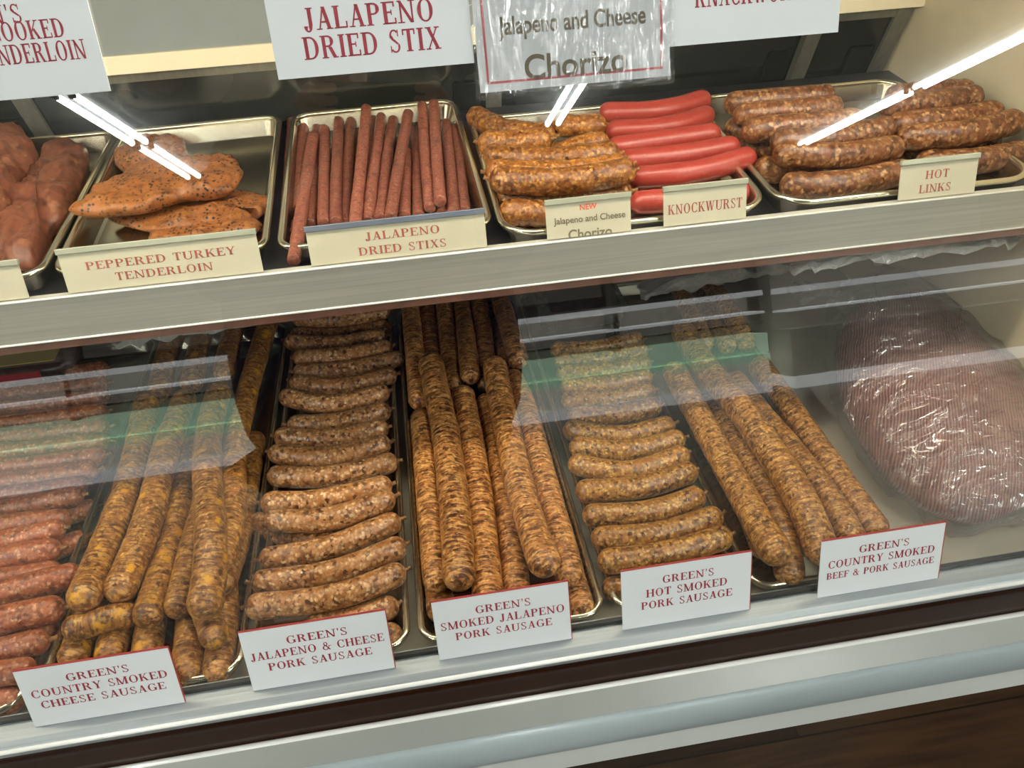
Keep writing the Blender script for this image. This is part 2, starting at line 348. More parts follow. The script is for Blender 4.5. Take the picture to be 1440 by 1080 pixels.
def serif_text(bm, text, cx, cy, cap, width, z, track=.06):
    adv = sum(G[c][0]+track for c in text)-track
    sx = width/adv; x = cx-width/2
    for ch in text:
        w, polys = G[ch]
        for p in polys:
            f = bm.faces.new([bm.verts.new((x+px*sx, cy+(py-.5)*cap, z)) for px, py in p])
            if f.calc_area() > 0:
                f.normal_update()
                if f.normal.z < 0: f.normal_flip()
        x += (w+track)*sx
def sans_text(bm, text, cx, cy, cap, width, z, bold=.02):
    cu = bpy.data.curves.new('t', 'FONT'); cu.body = text; cu.offset = bold
    ob = bpy.data.objects.new('t', cu); COL.objects.link(ob)
    dg = bpy.context.evaluated_depsgraph_get(); me = bpy.data.meshes.new_from_object(ob.evaluated_get(dg))
    xs = [v.co.x for v in me.vertices]
    x0, x1 = min(xs), max(xs); sx = width/(x1-x0); sy = cap/.70
    base = len(bm.verts); bm.from_mesh(me); bm.verts.ensure_lookup_table()
    for v in bm.verts[base:]: v.co = Vector((cx-width/2+(v.co.x-x0)*sx, cy-cap/2+v.co.y*sy, z))
    bpy.data.objects.remove(ob); bpy.data.curves.remove(cu); bpy.data.meshes.remove(me)

def frame_on_plane(x, base, n, uvec, lift=0.0):
    p = Vector(base)+n*lift
    return Matrix(((1, uvec.x, n.x, x), (0, uvec.y, n.y, p.y), (0, uvec.z, n.z, p.z), (0, 0, 0, 1)))

def card(name, label, cat, group, x0, x1, s0, s1, base, lift, lines, cm, ink, top=None, thick=.0012, clip=None, border=None, rot=0.0):
    """a printed card lying in the tilted plane; lines = (text, u, v-from-top, cap, width, style) in fractions of the card"""
    w, h = x1-x0, s1-s0
    mw = frame_on_plane(x0, Vector(base)+GU*s0, GN, GU, lift) @ Matrix.Rotation(rot, 4, 'Z')
    root = bpy.data.objects.new(name, None); COL.objects.link(root); root.matrix_world = mw; root.empty_display_size = .02
    tag(root, label, cat, group)
    I = Matrix.Identity(4)
    bm = bmesh.new(); box(bm, 0, w, 0, h, 0, thick); bmesh.ops.recalc_face_normals(bm, faces=bm.faces[:])
    mesh_obj('card', bm, cm, root, world=I)
    if top:
        bm = bmesh.new(); box(bm, 0, w, h, h+.0012, -.0002, thick+.0006); box(bm, w-.0004, w+.0004, 0, h, -.0002, thick+.0003)
        bmesh.ops.recalc_face_normals(bm, faces=bm.faces[:]); mesh_obj('red_edge', bm, top, root, world=I)
    if clip:
        bm = bmesh.new(); box(bm, -.001, w+.001, h-.003, h+.003, -.001, thick+.0022); bmesh.ops.recalc_face_normals(bm, faces=bm.faces[:]); bevel(bm, .0006, 1)
        mesh_obj('clip', bm, clip, root, world=I)
    bms = {}
    for (text, u, v, cap, wd_, style) in lines:
        key = 'serif' if style == 'serif' else style
        bm = bms.setdefault(key, bmesh.new())
        (serif_text if style == 'serif' else sans_text)(bm, text, u*w, h-v*h, cap*h, wd_*w, thick+.0003)
    for key, bm in bms.items():
        for co, no in (((0, 0, 0), (0, 1, 0)),):      # lettering that runs off the card's lower edge is cut there
            bmesh.ops.bisect_plane(bm, geom=bm.verts[:]+bm.edges[:]+bm.faces[:], plane_co=co, plane_no=no, clear_inner=True)
        mesh_obj('lettering', bm, {'serif': ink, 'red': M['new_ink']}.get(key, M['brown_ink']), root, world=I)
    if border:
        bm = bmesh.new(); b = .006; t = .0018
        for bx in ((b, w-b, b, b+t), (b, w-b, h-b-t, h-b), (b, b+t, b, h-b), (w-b-t, w-b, b, h-b)): box(bm, bx[0], bx[1], bx[2], bx[3], thick-.0001, thick+.0003)
        bmesh.ops.recalc_face_normals(bm, faces=bm.faces[:]); mesh_obj('red_border', bm, border, root, world=I)
    return root, w, h

# ================================================================== THE ROOM
FX0, FX1, FY0, FY1, CEIL = -7.5, 9.0, -10.2, 2.6, 2.8
def planks():
    m = NT('dark_wood_planks'); tc = m.add('ShaderNodeTexCoord')
    br = m.add('ShaderNodeTexBrick'); br.inputs['Scale'].default_value = 1; br.inputs['Brick Width'].default_value = 1.2; br.inputs['Row Height'].default_value = .16
    br.inputs['Mortar Size'].default_value = .002; br.inputs['Color1'].default_value = lin('4a3320'); br.inputs['Color2'].default_value = lin('38261a'); br.inputs['Mortar'].default_value = lin('1e140d')
    m.link(tc.outputs['Object'], br.inputs['Vector'])
    mp = m.add('ShaderNodeMapping'); mp.inputs['Scale'].default_value = (3, 40, 1); m.link(tc.outputs['Object'], mp.inputs['Vector'])
    nz = m.add('ShaderNodeTexNoise'); nz.inputs['Scale'].default_value = 1.5; nz.inputs['Detail'].default_value = 6; m.link(mp.outputs[0], nz.inputs['Vector'])
    g = m.ramp(nz.outputs['Fac'], [(.3, (.35,)*3), (.7, (1,)*3)]).outputs[0]
    m.link(m.mix(1.0, br.outputs['Color'], g, 'MULTIPLY'), m.b.inputs['Base Color']); m.b.inputs['Roughness'].default_value = .34
    m.link(m.bump(nz.outputs['Fac'], .2, .002), m.b.inputs['Normal']); return m.m
M['planks'] = planks()
M['wall'] = flat('grey_wall_paint', '9a9a94', .8, noise_amt=.03, nscale=2)
M['ceiling'] = flat('ceiling_tile', '83837f', .9, noise_amt=.06, nscale=3)
tag(boxes('floor', M['planks'], None, (FX0, FX1, FY0, FY1, -.05, 0)), kind='structure')
tag(boxes('ceiling', M['ceiling'], None, (FX0, FX1, FY0, FY1, CEIL, CEIL+.05)), kind='structure')
tag(boxes('wall_back', M['wall'], None, (FX0, FX1, FY1, FY1+.1, 0, CEIL)), kind='structure')
tag(boxes('wall_front', M['wall'], None, (FX0, FX1, FY0-.1, FY0, 0, CEIL)), kind='structure')
tag(boxes('wall_left', M['wall'], None, (FX0-.1, FX0, FY0, FY1, 0, CEIL)), kind='structure')
tag(boxes('wall_right', M['wall'], None, (FX1, FX1+.1, FY0, FY1, 0, CEIL)), kind='structure')

M['tube'] = emit('lit_tube', (.97, 1.0, .95), ROOM_LAMP)
M['fixture'] = flat('white_fixture', 'd8dcda', .4)
def ceiling_light(x, y0, y1, label):
    r = empty('ceiling_light', (x, (y0+y1)/2, CEIL), label, 'ceiling light', 'strip lights on the shop ceiling')
    extrude = [(x-.11, CEIL), (x-.06, CEIL-.035), (x+.06, CEIL-.035), (x+.11, CEIL)]
    bm = bmesh.new(); a = [bm.verts.new((px, y0, pz)) for px, pz in extrude]; b = [bm.verts.new((px, y1, pz)) for px, pz in extrude]
    for i in range(4): bm.faces.new((a[i], a[(i+1) % 4], b[(i+1) % 4], b[i]))
    bm.faces.new(a[::-1]); bm.faces.new(b); bmesh.ops.recalc_face_normals(bm, faces=bm.faces[:])
    mesh_obj('housing', bm, M['fixture'], r)
    for s in (-1, 1):
        bm = bmesh.new(); tube(bm, [(x+s*.05, y0+.03, CEIL-.065), (x+s*.05, y1-.03, CEIL-.065)], .022, 10)
        mesh_obj('lamp_tube', bm, M['tube'], r, True)
        for ya in (y0, y1-.03): boxes('lamp_holder', M['fixture'], r, (x+s*.05-.018, x+s*.05+.018, ya, ya+.03, CEIL-.09, CEIL-.03))
ceiling_light(-2.02, -6.28, -5.02, 'far half of the double strip light mirrored over the peppered turkey')
ceiling_light(-2.02, -4.94, -3.7, 'near half of the double strip light mirrored over the peppered turkey')
ceiling_light(4.80, -7.75, -5.62, 'far half of the strip light mirrored over the hot links')
ceiling_light(4.80, -5.54, -3.4, 'near half of the strip light mirrored over the hot links')
ceiling_light(1.32, -5.6, -4.3, 'strip light mirrored just under the chorizo sign')
for x, y0, y1, d in ((-2.02, -1.6, -.3, 'left of the person with the phone'), (1.32, -1.5, -.2, 'right of the person with the phone'), (4.8, -2.6, -1.3, 'far right, near the case end'),
                     (-5.2, -5.2, -3.9, 'far left, unseen, added to brighten the mirrored cabinet front'), (-5.2, -7.2, -5.9, 'far left, unseen, added over the mirrored cabinet to brighten it'), (8.0, -5.2, -3.9, 'far right, unseen, added to brighten the mirrored cabinet')):
    ceiling_light(x, y0, y1, 'strip light above the aisle, '+d)  # unseen strips; those by the mirrored cabinet are added to brighten its reflection

# the long cabinet across the aisle, seen mirrored in the glass
def glow(name, c, e):  # emission added to brighten the cabinet's reflection; none of these surfaces is a lamp
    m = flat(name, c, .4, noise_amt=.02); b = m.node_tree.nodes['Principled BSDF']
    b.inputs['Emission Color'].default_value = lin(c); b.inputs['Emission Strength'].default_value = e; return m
M['cooler'] = glow('recess_added_glow', '8a857c', .42)
M['green'] = glow('pale_green_added_glow', 'b6d8bc', 1.15); M['glow_white'] = glow('white_panel_added_glow', 'd8d8cc', 1.0); M['glow_edge'] = glow('shelf_edge_added_glow', 'dfe2e2', 1.2)
M['dark_goods'] = flat('dark_recess', '2a2725', .7, noise_amt=.4, nscale=6)
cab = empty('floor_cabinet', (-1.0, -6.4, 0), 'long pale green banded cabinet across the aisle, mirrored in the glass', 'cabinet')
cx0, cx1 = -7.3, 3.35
boxes('base', M['glow_edge'], cab, (cx0, cx1, -6.7, -6.02, 0, .10))
boxes('lower_panel', M['glow_white'], cab, (cx0, cx1, -6.7, -6.04, .10, .33))
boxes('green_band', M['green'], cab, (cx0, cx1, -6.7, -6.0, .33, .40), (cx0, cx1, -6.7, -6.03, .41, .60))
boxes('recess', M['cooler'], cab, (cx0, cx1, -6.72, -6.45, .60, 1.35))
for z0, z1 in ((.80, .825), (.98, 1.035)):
    boxes('shelf_edge', M['glow_edge'], cab, (cx0, cx1, -6.45, -6.05, z0, z1))
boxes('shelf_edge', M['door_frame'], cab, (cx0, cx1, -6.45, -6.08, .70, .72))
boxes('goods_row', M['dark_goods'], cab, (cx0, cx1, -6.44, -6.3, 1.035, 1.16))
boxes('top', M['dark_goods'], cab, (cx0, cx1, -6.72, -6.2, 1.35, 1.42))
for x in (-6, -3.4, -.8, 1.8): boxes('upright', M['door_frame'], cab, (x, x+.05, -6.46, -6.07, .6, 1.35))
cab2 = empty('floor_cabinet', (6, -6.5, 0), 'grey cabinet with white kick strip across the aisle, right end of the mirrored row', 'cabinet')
boxes('base', M['glow_edge'], cab2, (3.6, 8.9, -6.7, -6.02, 0, .12))
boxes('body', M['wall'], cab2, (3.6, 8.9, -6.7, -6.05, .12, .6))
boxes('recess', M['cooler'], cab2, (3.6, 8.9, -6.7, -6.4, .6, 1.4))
for z0, z1 in ((.78, .80), (.97, 1.03)): boxes('shelf_edge', M['glow_edge'], cab2, (3.6, 8.9, -6.4, -6.05, z0, z1))

# ================================================================== THE DISPLAY CASE
X0, X1 = -1.30, 0.80
case = empty('display_case', (-.2, .9, 0), 'white refrigerated deli case with leaning front glass and steel shelf', 'display case')
GLEN = .715
boxes('front_glass', M['glass'], case, (X0, X1+.02, 0, GLEN, -.006, 0), mtx=frame_on_plane(0, (0, GY, GZ), GN, GU))
# rail under the glass
extrude_profile('front_rail', M['rail'], case, [(.4575, .7205), (.4685, .7215), (.486, .7215), (.486, .690), (.458, .690), (.458, .7085), (.4515, .7095), (.4495, .7115), (.4490, .7140), (.4497, .7165), (.4515, .7182)], X0, X1+.03)
for nm_, y_, z_, r_ in (('rail_highlight_bead', .4497, .7140, .0030), ('ledge_highlight_bead', .4525, .6400, .0036)):
    bm = bmesh.new(); tube(bm, [(X0, y_, z_), (X1+.03, y_, z_)], r_, 12); mesh_obj(nm_, bm, M['bead'], case, True)
boxes('gasket', M['gasket'], case, (X0, X1, .4765, .481, .7215, .7275))
extrude_profile('lower_trim_panel', M['brown_panel'], case, [(.456, .69), (.468, .69), (.468, .60), (.456, .60)], X0, X1+.03)
arc = [(.4575, .615), (.4575, .636), (.4555, .6405), (.452, .642), (.449, .641), (.446, .639), (.426, .627)]
extrude_profile('ledge', M['ledge'], case, arc+[(.426, .615)], X0, X1+.03)
bp = [(.430, .6262), (.4255, .6262)]+[(.4235-.008*math.sin(a), .597+.029*math.cos(a)) for a in [PI*k/12 for k in range(1, 12)]]+[(.428, .568), (.435, .568), (.435, .6262)]
extrude_profile('bumper', M['bumper'], case, bp, X0, X1+.03, True)
extrude_profile('lower_panel', M['white_paint'], case, [(.430, .568), (.432, .504), (.74, .504), (.74, .525), (.455, .525), (.455, .60), (.436, .60)], X0, X1+.03)
boxes('cabinet_body', M['white_paint'], case, (X0, X1, .74, 1.36, 0, .69))
boxes('deck', M['deck'], case, (X0, X1, .486, 1.36, .69, DECK))
boxes('deck_front_lip', M['deck'], case, (X0, X1, .4815, .4865, .69, .7075))
# end panels
for s, x in ((-1, X0-.03), (1, X1)):
    extrude_profile('end_panel', M['liner'], case, [(.486, .60), (GY+.006, .735), (.676, 1.40), (1.165, 1.40), (1.36, .70), (1.36, .6)], x, x+.03)
# shelf
shelf = boxes('shelf', M['shelf_plate'], case, bev=0)
bm = bmesh.new()
v = box(bm, X0, X1, .754, 1.185, -.012, 0)
for q in bm.verts: q.co.z += shelf_z(q.co.y)
bmesh.ops.recalc_face_normals(bm, faces=bm.faces[:])
bm.to_mesh(shelf.data); bm.free()
for y_, z_ in ((.7425, 1.0075), (.7428, 1.0582)):
    bm = bmesh.new(); tube(bm, [(X0, y_, z_), (X1, y_, z_)], .0014, 8); mesh_obj('lip_highlight_edge', bm, M['bead'], shelf, True)
lip = boxes('shelf_lip', M['steel'], shelf, (X0, X1, .7425, .7535, 1.007, 1.0585), bev=.0012)
boxes('lip_underside_strip', M['brown_strip'], shelf, (X0, X1, .7445, .756, .996, 1.0065))
for x in (-.8, .0, .76): boxes('bracket', M['door_frame'], shelf, (x, x+.012, .80, 1.18, .995, 1.026))
# canopy, header over the rear doors, lamp
boxes('canopy', M['header'], case, (X0-.03, X1+.03, .655, 1.17, 1.395, 1.43))
boxes('header_panel', M['header'], case, (X0, X1, 1.145, 1.16, 1.196, 1.395))
boxes('header_lip', M['cream_lip'], case, (X0, X1, 1.138, 1.16, 1.1745, 1.198), bev=.001)
M['warm'] = emit('warm_case_tube', (1.0, .89, .70), CASE_LAMP)
lamp = boxes('lamp_housing', M['fixture'], case, (X0+.02, X1-.02, .685, .75, 1.382, 1.395))
bm = bmesh.new(); tube(bm, [(X0+.05, .715, 1.366), (X1-.05, .715, 1.366)], .013, 12); mesh_obj('lamp_tube', bm, M['warm'], case, True)
# rear sliding doors, leaning: y grows as z falls
DA = math.radians(21)
def door_mtx(x, lift): 
    return Matrix(((1, 0, 0, x), (0, -math.sin(DA), -math.cos(DA), 1.1525+lift), (0, math.cos(DA), -math.sin(DA), 1.1765), (0, 0, 0, 1)))
DL = -.50
for i, (xa, xb, lift) in enumerate(((-1.29, -.50, .012), (-.53, .155, 0), (.12, .66, .012), (.63, .79, 0))):
    m = door_mtx(0, lift); d = boxes('sliding_door', M['tinted'], case, (xa+.02, xb-.02, DL+.02, -.012, -.004, 0), mtx=m)
    boxes('door_frame', M['door_frame'], d, (xa, xa+.024, DL, 0, -.008, .006), (xb-.024, xb, DL, 0, -.008, .006), (xa, xb, -.016, 0, -.008, .005), (xa, xb, DL, DL+.024, -.008, .005), mtx=m)
    boxes('finger_pull', M['black_plastic'], d, (xb-.075, xb-.032, -.12, -.065, -.002, .004), mtx=m, bev=.004)
boxes('rear_sill', M['deck'], case, (X0, X1, 1.345, 1.36, .70, .73))

# ================================================================== SHEET PANS
def rrect(x0, x1, y0, y1, r, n=6):
    pts = []
    for cx, cy, a0 in ((x1-r, y1-r, 0), (x0+r, y1-r, 90), (x0+r, y0+r, 180), (x1-r, y0+r, 270)):
        for k in range(n+1):
            a = math.radians(a0+90*k/n); pts.append((cx+r*math.cos(a), cy+r*math.sin(a)))
    return pts
def sheet_pan(x0, x1, y0, y1, label, group, zf, h=.021, rot=0.0, r=.028):
    """zf(y) is the surface the pan stands on"""
    cx, cy = (x0+x1)/2, (y0+y1)/2
    root = empty('sheet_pan', (cx, cy, zf(cy)), label, 'sheet pan', group)
    def P(p, z):
        dx, dy = p[0]-cx, p[1]-cy; x = cx+dx*math.cos(rot)-dy*math.sin(rot); y = cy+dx*math.sin(rot)+dy*math.cos(rot)
        return Vector((x, y, zf(y)+z+.0006))
    def loop(bm, ins, z): return [bm.verts.new(P(p, z)) for p in rrect(x0+ins, x1-ins, y0+ins, y1-ins, max(.006, r-ins))]
    bm = bmesh.new()
    Ls = [loop(bm, i, z) for i, z in ((.020, .0015), (.016, .0025), (.009, h-.002), (.006, h), (.004, h-.001), (.013, .001), (.017, .0003))]
    for a, b in zip(Ls, Ls[1:]):
        for k in range(len(a)): bm.faces.new((a[k], a[(k+1) % len(a)], b[(k+1) % len(a)], b[k]))
    bm.faces.new(Ls[0]); bm.faces.new(Ls[-1][::-1])
    bmesh.ops.recalc_face_normals(bm, faces=bm.faces[:])
    o = mesh_obj('basin', bm, M['pan'], root)
    bm = bmesh.new(); pts = [P(p, h) for p in rrect(x0+.0050, x1-.0050, y0+.0050, y1-.0050, r-.005, 8)]
    rings = []; n = len(pts); R = .0043
    for i in range(n):
        t = (pts[(i+1) % n]-pts[i-1]).normalized(); s = t.cross(Vector((0, 0, 1))).normalized(); q = s.cross(t)
        rings.append([bm.verts.new(pts[i]+(s*math.cos(a)+q*math.sin(a))*R) for a in [2*PI*k/8 for k in range(8)]])
    for i in range(n):
        a, b = rings[i], rings[(i+1) % n]
        for k in range(8): bm.faces.new((a[k], a[(k+1) % 8], b[(k+1) % 8], b[k]))
    bmesh.ops.recalc_face_normals(bm, faces=bm.faces[:])
    mesh_obj('rolled_rim', bm, M['pan_rim'], root, True)
    return root
low = lambda y: DECK
GL, GS = 'long pans on the lower deck', 'pans on the steel shelf'
sheet_pan(-.665, -.472, .488, 1.19, 'long pan of reddish smoked links, far left of the lower deck', GL, low)
sheet_pan(-.465, -.246, .488, 1.19, 'long pan holding the cheese speckled smoked sausages', GL, low)
sheet_pan(-.240, -.064, .488, 1.19, 'long narrow pan of jalapeno and cheese links', GL, low)
sheet_pan(-.0575, .1565, .488, 1.19, 'long pan of wrinkled smoked jalapeno sausages', GL, low)
sheet_pan(.1635, .3195, .488, 1.19, 'long narrow pan of short hot smoked links', GL, low)
sheet_pan(.3255, .526, .488, 1.19, 'long pan at the right of the lower deck holding long hot smoked sausages', GL, low)
sheet_pan(-.69, -.404, .782, 1.165, 'pan of smoked tenderloins at the left end of the shelf', GS, shelf_z, .024)
sheet_pan(-.402, -.170, .782, 1.165, 'shelf pan of peppered turkey tenderloins', GS, shelf_z, .024, rot=.022)
sheet_pan(-.161, .086, .782, 1.165, 'shelf pan of dried jalapeno sticks', GS, shelf_z, .024, rot=.014)
sheet_pan(.091, .412, .757, 1.09, 'shelf pan shared by chorizo and knockwurst', GS, shelf_z, .024, r=.045)
sheet_pan(.419, .752, .757, 1.09, 'shelf pan of hot links at the right end', GS, shelf_z, .024, r=.045)

# ================================================================== SAUSAGES
def relax(items, floor, iters=70, xb=None):
    """push the beads of different sausages apart so they rest on, not in, each other"""
    P, R, idx = [], [], []
    for i, it in enumerate(items):
        for p in it['path']: P.append(p); R.append(it['r']); idx.append(i)
    P = np.array([tuple(p) for p in P]); R = np.array(R); idx = np.array(idx)
    rest = P.copy(); diff = idx[:, None] != idx[None, :]
    need = (R[:, None]+R[None, :])*1.03
    for _ in range(iters):
        D = P[:, None, :]-P[None, :, :]; L = np.sqrt((D**2).sum(2))+1e-9
        pen = np.where(diff & (L < need), need-L, 0)
        mv = (D/L[:, :, None]*pen[:, :, None]*.5)
        cnt = np.maximum(1, (pen > 0).sum(1))[:, None]
        mv = mv.sum(1)/cnt**.6
        mv[:, :2] *= .45; P += mv
        P[:, :2] += (rest[:, :2]-P[:, :2])*.08
        P[:, 2] += (rest[:, 2]-P[:, 2])*.03
        fl = np.array([floor(y) for y in P[:, 1]])+R*.98
        P[:, 2] = np.maximum(P[:, 2], fl)
        if xb: P[:, 0] = np.clip(P[:, 0], xb[0]+.0125+R*.95, xb[1]-.0125-R*.95)
        for i in range(len(items)):
            s = np.where(idx == i)[0]
            Q = P[s]; Q[1:-1] = Q[1:-1]*.5+(Q[:-2]+Q[2:])*.25; P[s] = Q
    for i, it in enumerate(items): it['path'] = [Vector(p) for p in P[idx == i]]

def sausage(it):
    r = it['r']; path, L = catmull(it['path'], max(14, int(sum((b-a).length for a, b in zip(it['path'], it['path'][1:]))/it.get('step', .006))))
    n = len(path); seg = it.get('seg', 14); rnd = random.Random(it['seed'])
    base = Vector((sum(p.x for p in path)/n, sum(p.y for p in path)/n, min(p.z for p in path)-r))
    bm = bmesh.new(); uvl = bm.loops.layers.uv.new('UVMap'); rings = []; us = []
    ph = rnd.random()*50
    # end caps: extra rings rounding off inside the path ends
    caps = [(-.98, .22), (-.85, .55), (-.6, .82), (-.3, .96)] if it.get('round', True) else [(-.12, .86), (-.04, .96)]
    k_end = it.get('blunt', 1.0)
    samples = []
    t0 = (path[1]-path[0]).normalized(); t1 = (path[-1]-path[-2]).normalized()
    for d, s in caps: samples.append((path[0]+t0*(d*r*k_end), t0, s))
    for i in range(n): samples.append((path[i], (path[min(i+1, n-1)]-path[max(i-1, 0)]).normalized(), 1.0))
    for d, s in caps[::-1]: samples.append((path[-1]-t1*(d*r*k_end), t1, s))
    u = 0; prev = None
    for p, t, s in samples:
        side = t.cross(Vector((0, 0, 1))).normalized(); q = side.cross(t)
        if prev is not None: u += (p-prev).length
        prev = p; us.append(u)
        lump = 1+.05*noise.noise(Vector((u*28, ph, 0)))+.025*noise.noise(Vector((u*90, ph, 3)))
        ring = []
        for k in range(seg):
            a = 2*PI*k/seg; dv = side*math.cos(a)+q*math.sin(a)
            w = r*s*lump*(1+it.get('rough', .03)*noise.noise((p+dv*r)*it.get('rfreq', 120)+Vector((ph, 0, 0))))
            ring.append(bm.verts.new(p+dv*w-base))
        rings.append(ring)
    for i in range(len(rings)-1):
        a, b = rings[i], rings[i+1]
        for k in range(seg):
            f = bm.faces.new((a[k], a[(k+1) % seg], b[(k+1) % seg], b[k]))
            for lp, (uu, vv) in zip(f.loops, ((us[i], k), (us[i], k+1), (us[i+1], k+1), (us[i+1], k))): lp[uvl].uv = (uu, vv/seg*2*PI*r)
    bm.faces.new(rings[0][::-1]); bm.faces.new(rings[-1])
    bmesh.ops.recalc_face_normals(bm, faces=bm.faces[:])
    o = mesh_obj(it['name'], bm, it['mat'], None, True); o.location = base
    tag(o, it['label'], it['cat'], it['group'])
    for end in it.get('tips', ()):
        e, t = (path[0], -t0) if end == 0 else (path[-1], t1)
        bm = bmesh.new(); c = e+t*r*k_end*.9
        bend = Vector((rnd.uniform(-.4, .4), rnd.uniform(-.4, .4), rnd.uniform(-.1, .5)))
        tube(bm, [c-base, c+t*.003-base, c+(t+bend*.3)*.0055-base, c+(t+bend*.6)*.008-base], [r*.28, .0028, .0022, .0030], 8)
        bmesh.ops.recalc_face_normals(bm, faces=bm.faces[:])
        tp = mesh_obj('casing_end', bm, M['tip'], o, True); tp.matrix_parent_inverse = Matrix.Identity(4)
    return o

ORD = ['first', 'second', 'third', 'fourth', 'fifth', 'sixth', 'seventh', 'eighth', 'ninth', 'tenth', 'eleventh', 'twelfth', 'thirteenth',
       'fourteenth', 'fifteenth', 'sixteenth', 'seventeenth', 'eighteenth', 'nineteenth', 'twentieth', 'twenty-first', 'twenty-second']
PILE = []
def lay(pts, r, z, label, name, cat, mat, group, shelf=False, npath=None, **kw):
    """centre line from points of the picture standing at height z above the deck or shelf"""
    W = []
    for i, p in enumerate(pts):
        zz = z[i] if hasattr(z, '__len__') else z
        q = at_shelf(p[0], p[1], zz) if shelf else at(p[0], p[1], DECK+zz)
        if not shelf and q.y > 1.168 and len(W) > 1 and W[-1].y < 1.15: q = W[-1].lerp(q, (1.168-W[-1].y)/(q.y-W[-1].y))
        if shelf or q.y < 1.17: W.append(q)
    if len(W) < 2: return
    for q in W: q.x = min(q.x, X1-r-.002)
    ln = sum((b-a).length for a, b in zip(W, W[1:]))
    path, L = catmull(W, npath or max(6, int(ln/(r*1.1))))
    # the drawn ends are the tips: pull the path in by a cap
    if kw.pop('trim', True) and kw.get('round', True):
        cut = min(.35*L, r*.8); path, _ = catmull(path, len(path))
        path = resample_between(path, cut, L-cut)
    PILE.append(dict(path=path, r=r, label=label, name=name, cat=cat, mat=M[mat], group=group, seed=len(PILE)*7+hash_s(label), **kw))
def hash_s(s): return sum(ord(c)*(i+1) for i, c in enumerate(s)) % 9973
def resample_between(path, a, b):
    L = [0]
    for p, q in zip(path, path[1:]): L.append(L[-1]+(q-p).length)
    n = len(path); out = []
    b = min(b, L[-1])
    for k in range(n):
        s = a+(b-a)*k/(n-1); j = max(i for i in range(n) if L[i] <= s+1e-9); j = min(j, n-2)
        out.append(path[j].lerp(path[j+1], (s-L[j])/max(1e-9, L[j+1]-L[j])))
    return out
def flush(floor, iters=70, **kw):
    relax(PILE, floor, iters, kw.get('xb'))
    for it in PILE: sausage(it)
    PILE.clear()
deck_floor = lambda y: DECK+.0025
pan_floor = lambda y: shelf_z(y)+.0025

# --- reddish links, far left pan: rows listed front to back (left point, right tip)
g = 'reddish smoked links in the far left pan'
rows = [((-70, 996), (32, 976), .018), ((-70, 965), (47, 938), .034), ((-70, 926), (67, 899), .036), ((-70, 892), (90, 858), .036),
        ((-70, 848), (112, 806), .036), ((-70, 815), (80, 794), .034), ((-70, 795), (85, 774), .034), ((-70, 772), (92, 752), .034),
        ((-70, 748), (98, 728), .034), ((-70, 725), (118, 703), .034), ((-70, 703), (120, 681), .034), ((-70, 682), (136, 660), .034), ((-70, 661), (146, 640), .034),
        ((-70, 640), (152, 620), .034), ((-70, 620), (152, 600), .034), ((-70, 600), (150, 578), .034), ((-70, 580), (150, 557), .034), ((-70, 560), (150, 538), .034), ((-70, 542), (150, 518), .034)]
for i, (a, b, z) in enumerate(rows):
    m = ((a[0]+b[0])/2, (a[1]+b[1])/2+4)
    lay([a, m, b], .0165 if i in (3, 4) else .0145, z, 'reddish smoked link, %s row from the front in the far left pan' % ORD[i], 'smoked_link', 'sausage', 'red_links', g, tips=(1,))
for i, (a, b) in enumerate((((0, 906), (80, 886)), ((40, 790), (122, 755)), ((40, 745), (134, 712)))):
    lay([a, b], .0135, .0155, 'reddish link half buried under the far left rows, %s from the front' % ORD[i], 'smoked_link', 'sausage', 'red_links', g, tips=(1,))
flush(deck_floor)

# --- cheese sausages
g = 'long cheese sausages in the second pan from the left'
nm, ct, mt = 'cheese_sausage', 'sausage', 'cheese'
L2 = 'long cheese sausage, '
lay([(129, 866), (136, 810), (163, 735), (187, 667), (200, 600), (208, 560)], .0185, .052, L2+'leftmost of the top layer, yellow lump at its front tip', nm, ct, mt, g)
lay([(157, 852), (188, 809), (214, 750), (234, 650), (250, 590), (262, 555)], .0185, .052, L2+'second from left in the top layer', nm, ct, mt, g)
lay([(213, 880), (232, 780), (252, 715), (261, 665), (272, 610)], .0165, .044, L2+'third from left, ending upright above its sign', nm, ct, mt, g)
lay([(246, 872), (268, 813), (279, 755), (290, 690), (296, 640)], .0165, .040, L2+'fourth from left, tucked under the big bent one', nm, ct, mt, g)
lay([(321, 872), (318, 813), (309, 751), (297, 689), (291, 630), (297, 585), (310, 545)], .0185, .066, L2+'thick bent one lying on top in the middle', nm, ct, mt, g)
lay([(334, 810), (332, 744), (331, 697), (333, 638), (340, 590), (352, 535), (366, 490), (378, 450)], .0165, .046, L2+'second from the right edge, running back under the shelf', nm, ct, mt, g)
lay([(345, 828), (348, 769), (352, 697), (361, 650), (370, 600)], .0160, .040, L2+'rightmost, lying against the pan wall', nm, ct, mt, g)
lay([(96, 935), (104, 870), (118, 800), (150, 720)], .0165, .020, L2+'bottom layer, leftmost, beside the left pan wall', nm, ct, mt, g)
lay([(98, 892), (142, 884), (192, 862)], .0150, .036, 'short cheese sausage lying crosswise beneath the front tips', nm, ct, mt, g)
lay([(152, 935), (165, 880), (182, 830)], .0165, .018, L2+'bottom layer, second from left behind the sign', nm, ct, mt, g)
lay([(205, 935), (212, 880), (225, 820)], .0165, .018, L2+'bottom layer, third from left behind the sign', nm, ct, mt, g)
lay([(268, 958), (264, 900), (270, 840), (280, 780)], .0165, .020, L2+'bottom layer, left of the two tips at the front right corner', nm, ct, mt, g)
lay([(303, 955), (312, 900), (322, 840), (325, 790)], .0165, .020, L2+'bottom layer, right of the two tips at the front right corner', nm, ct, mt, g)
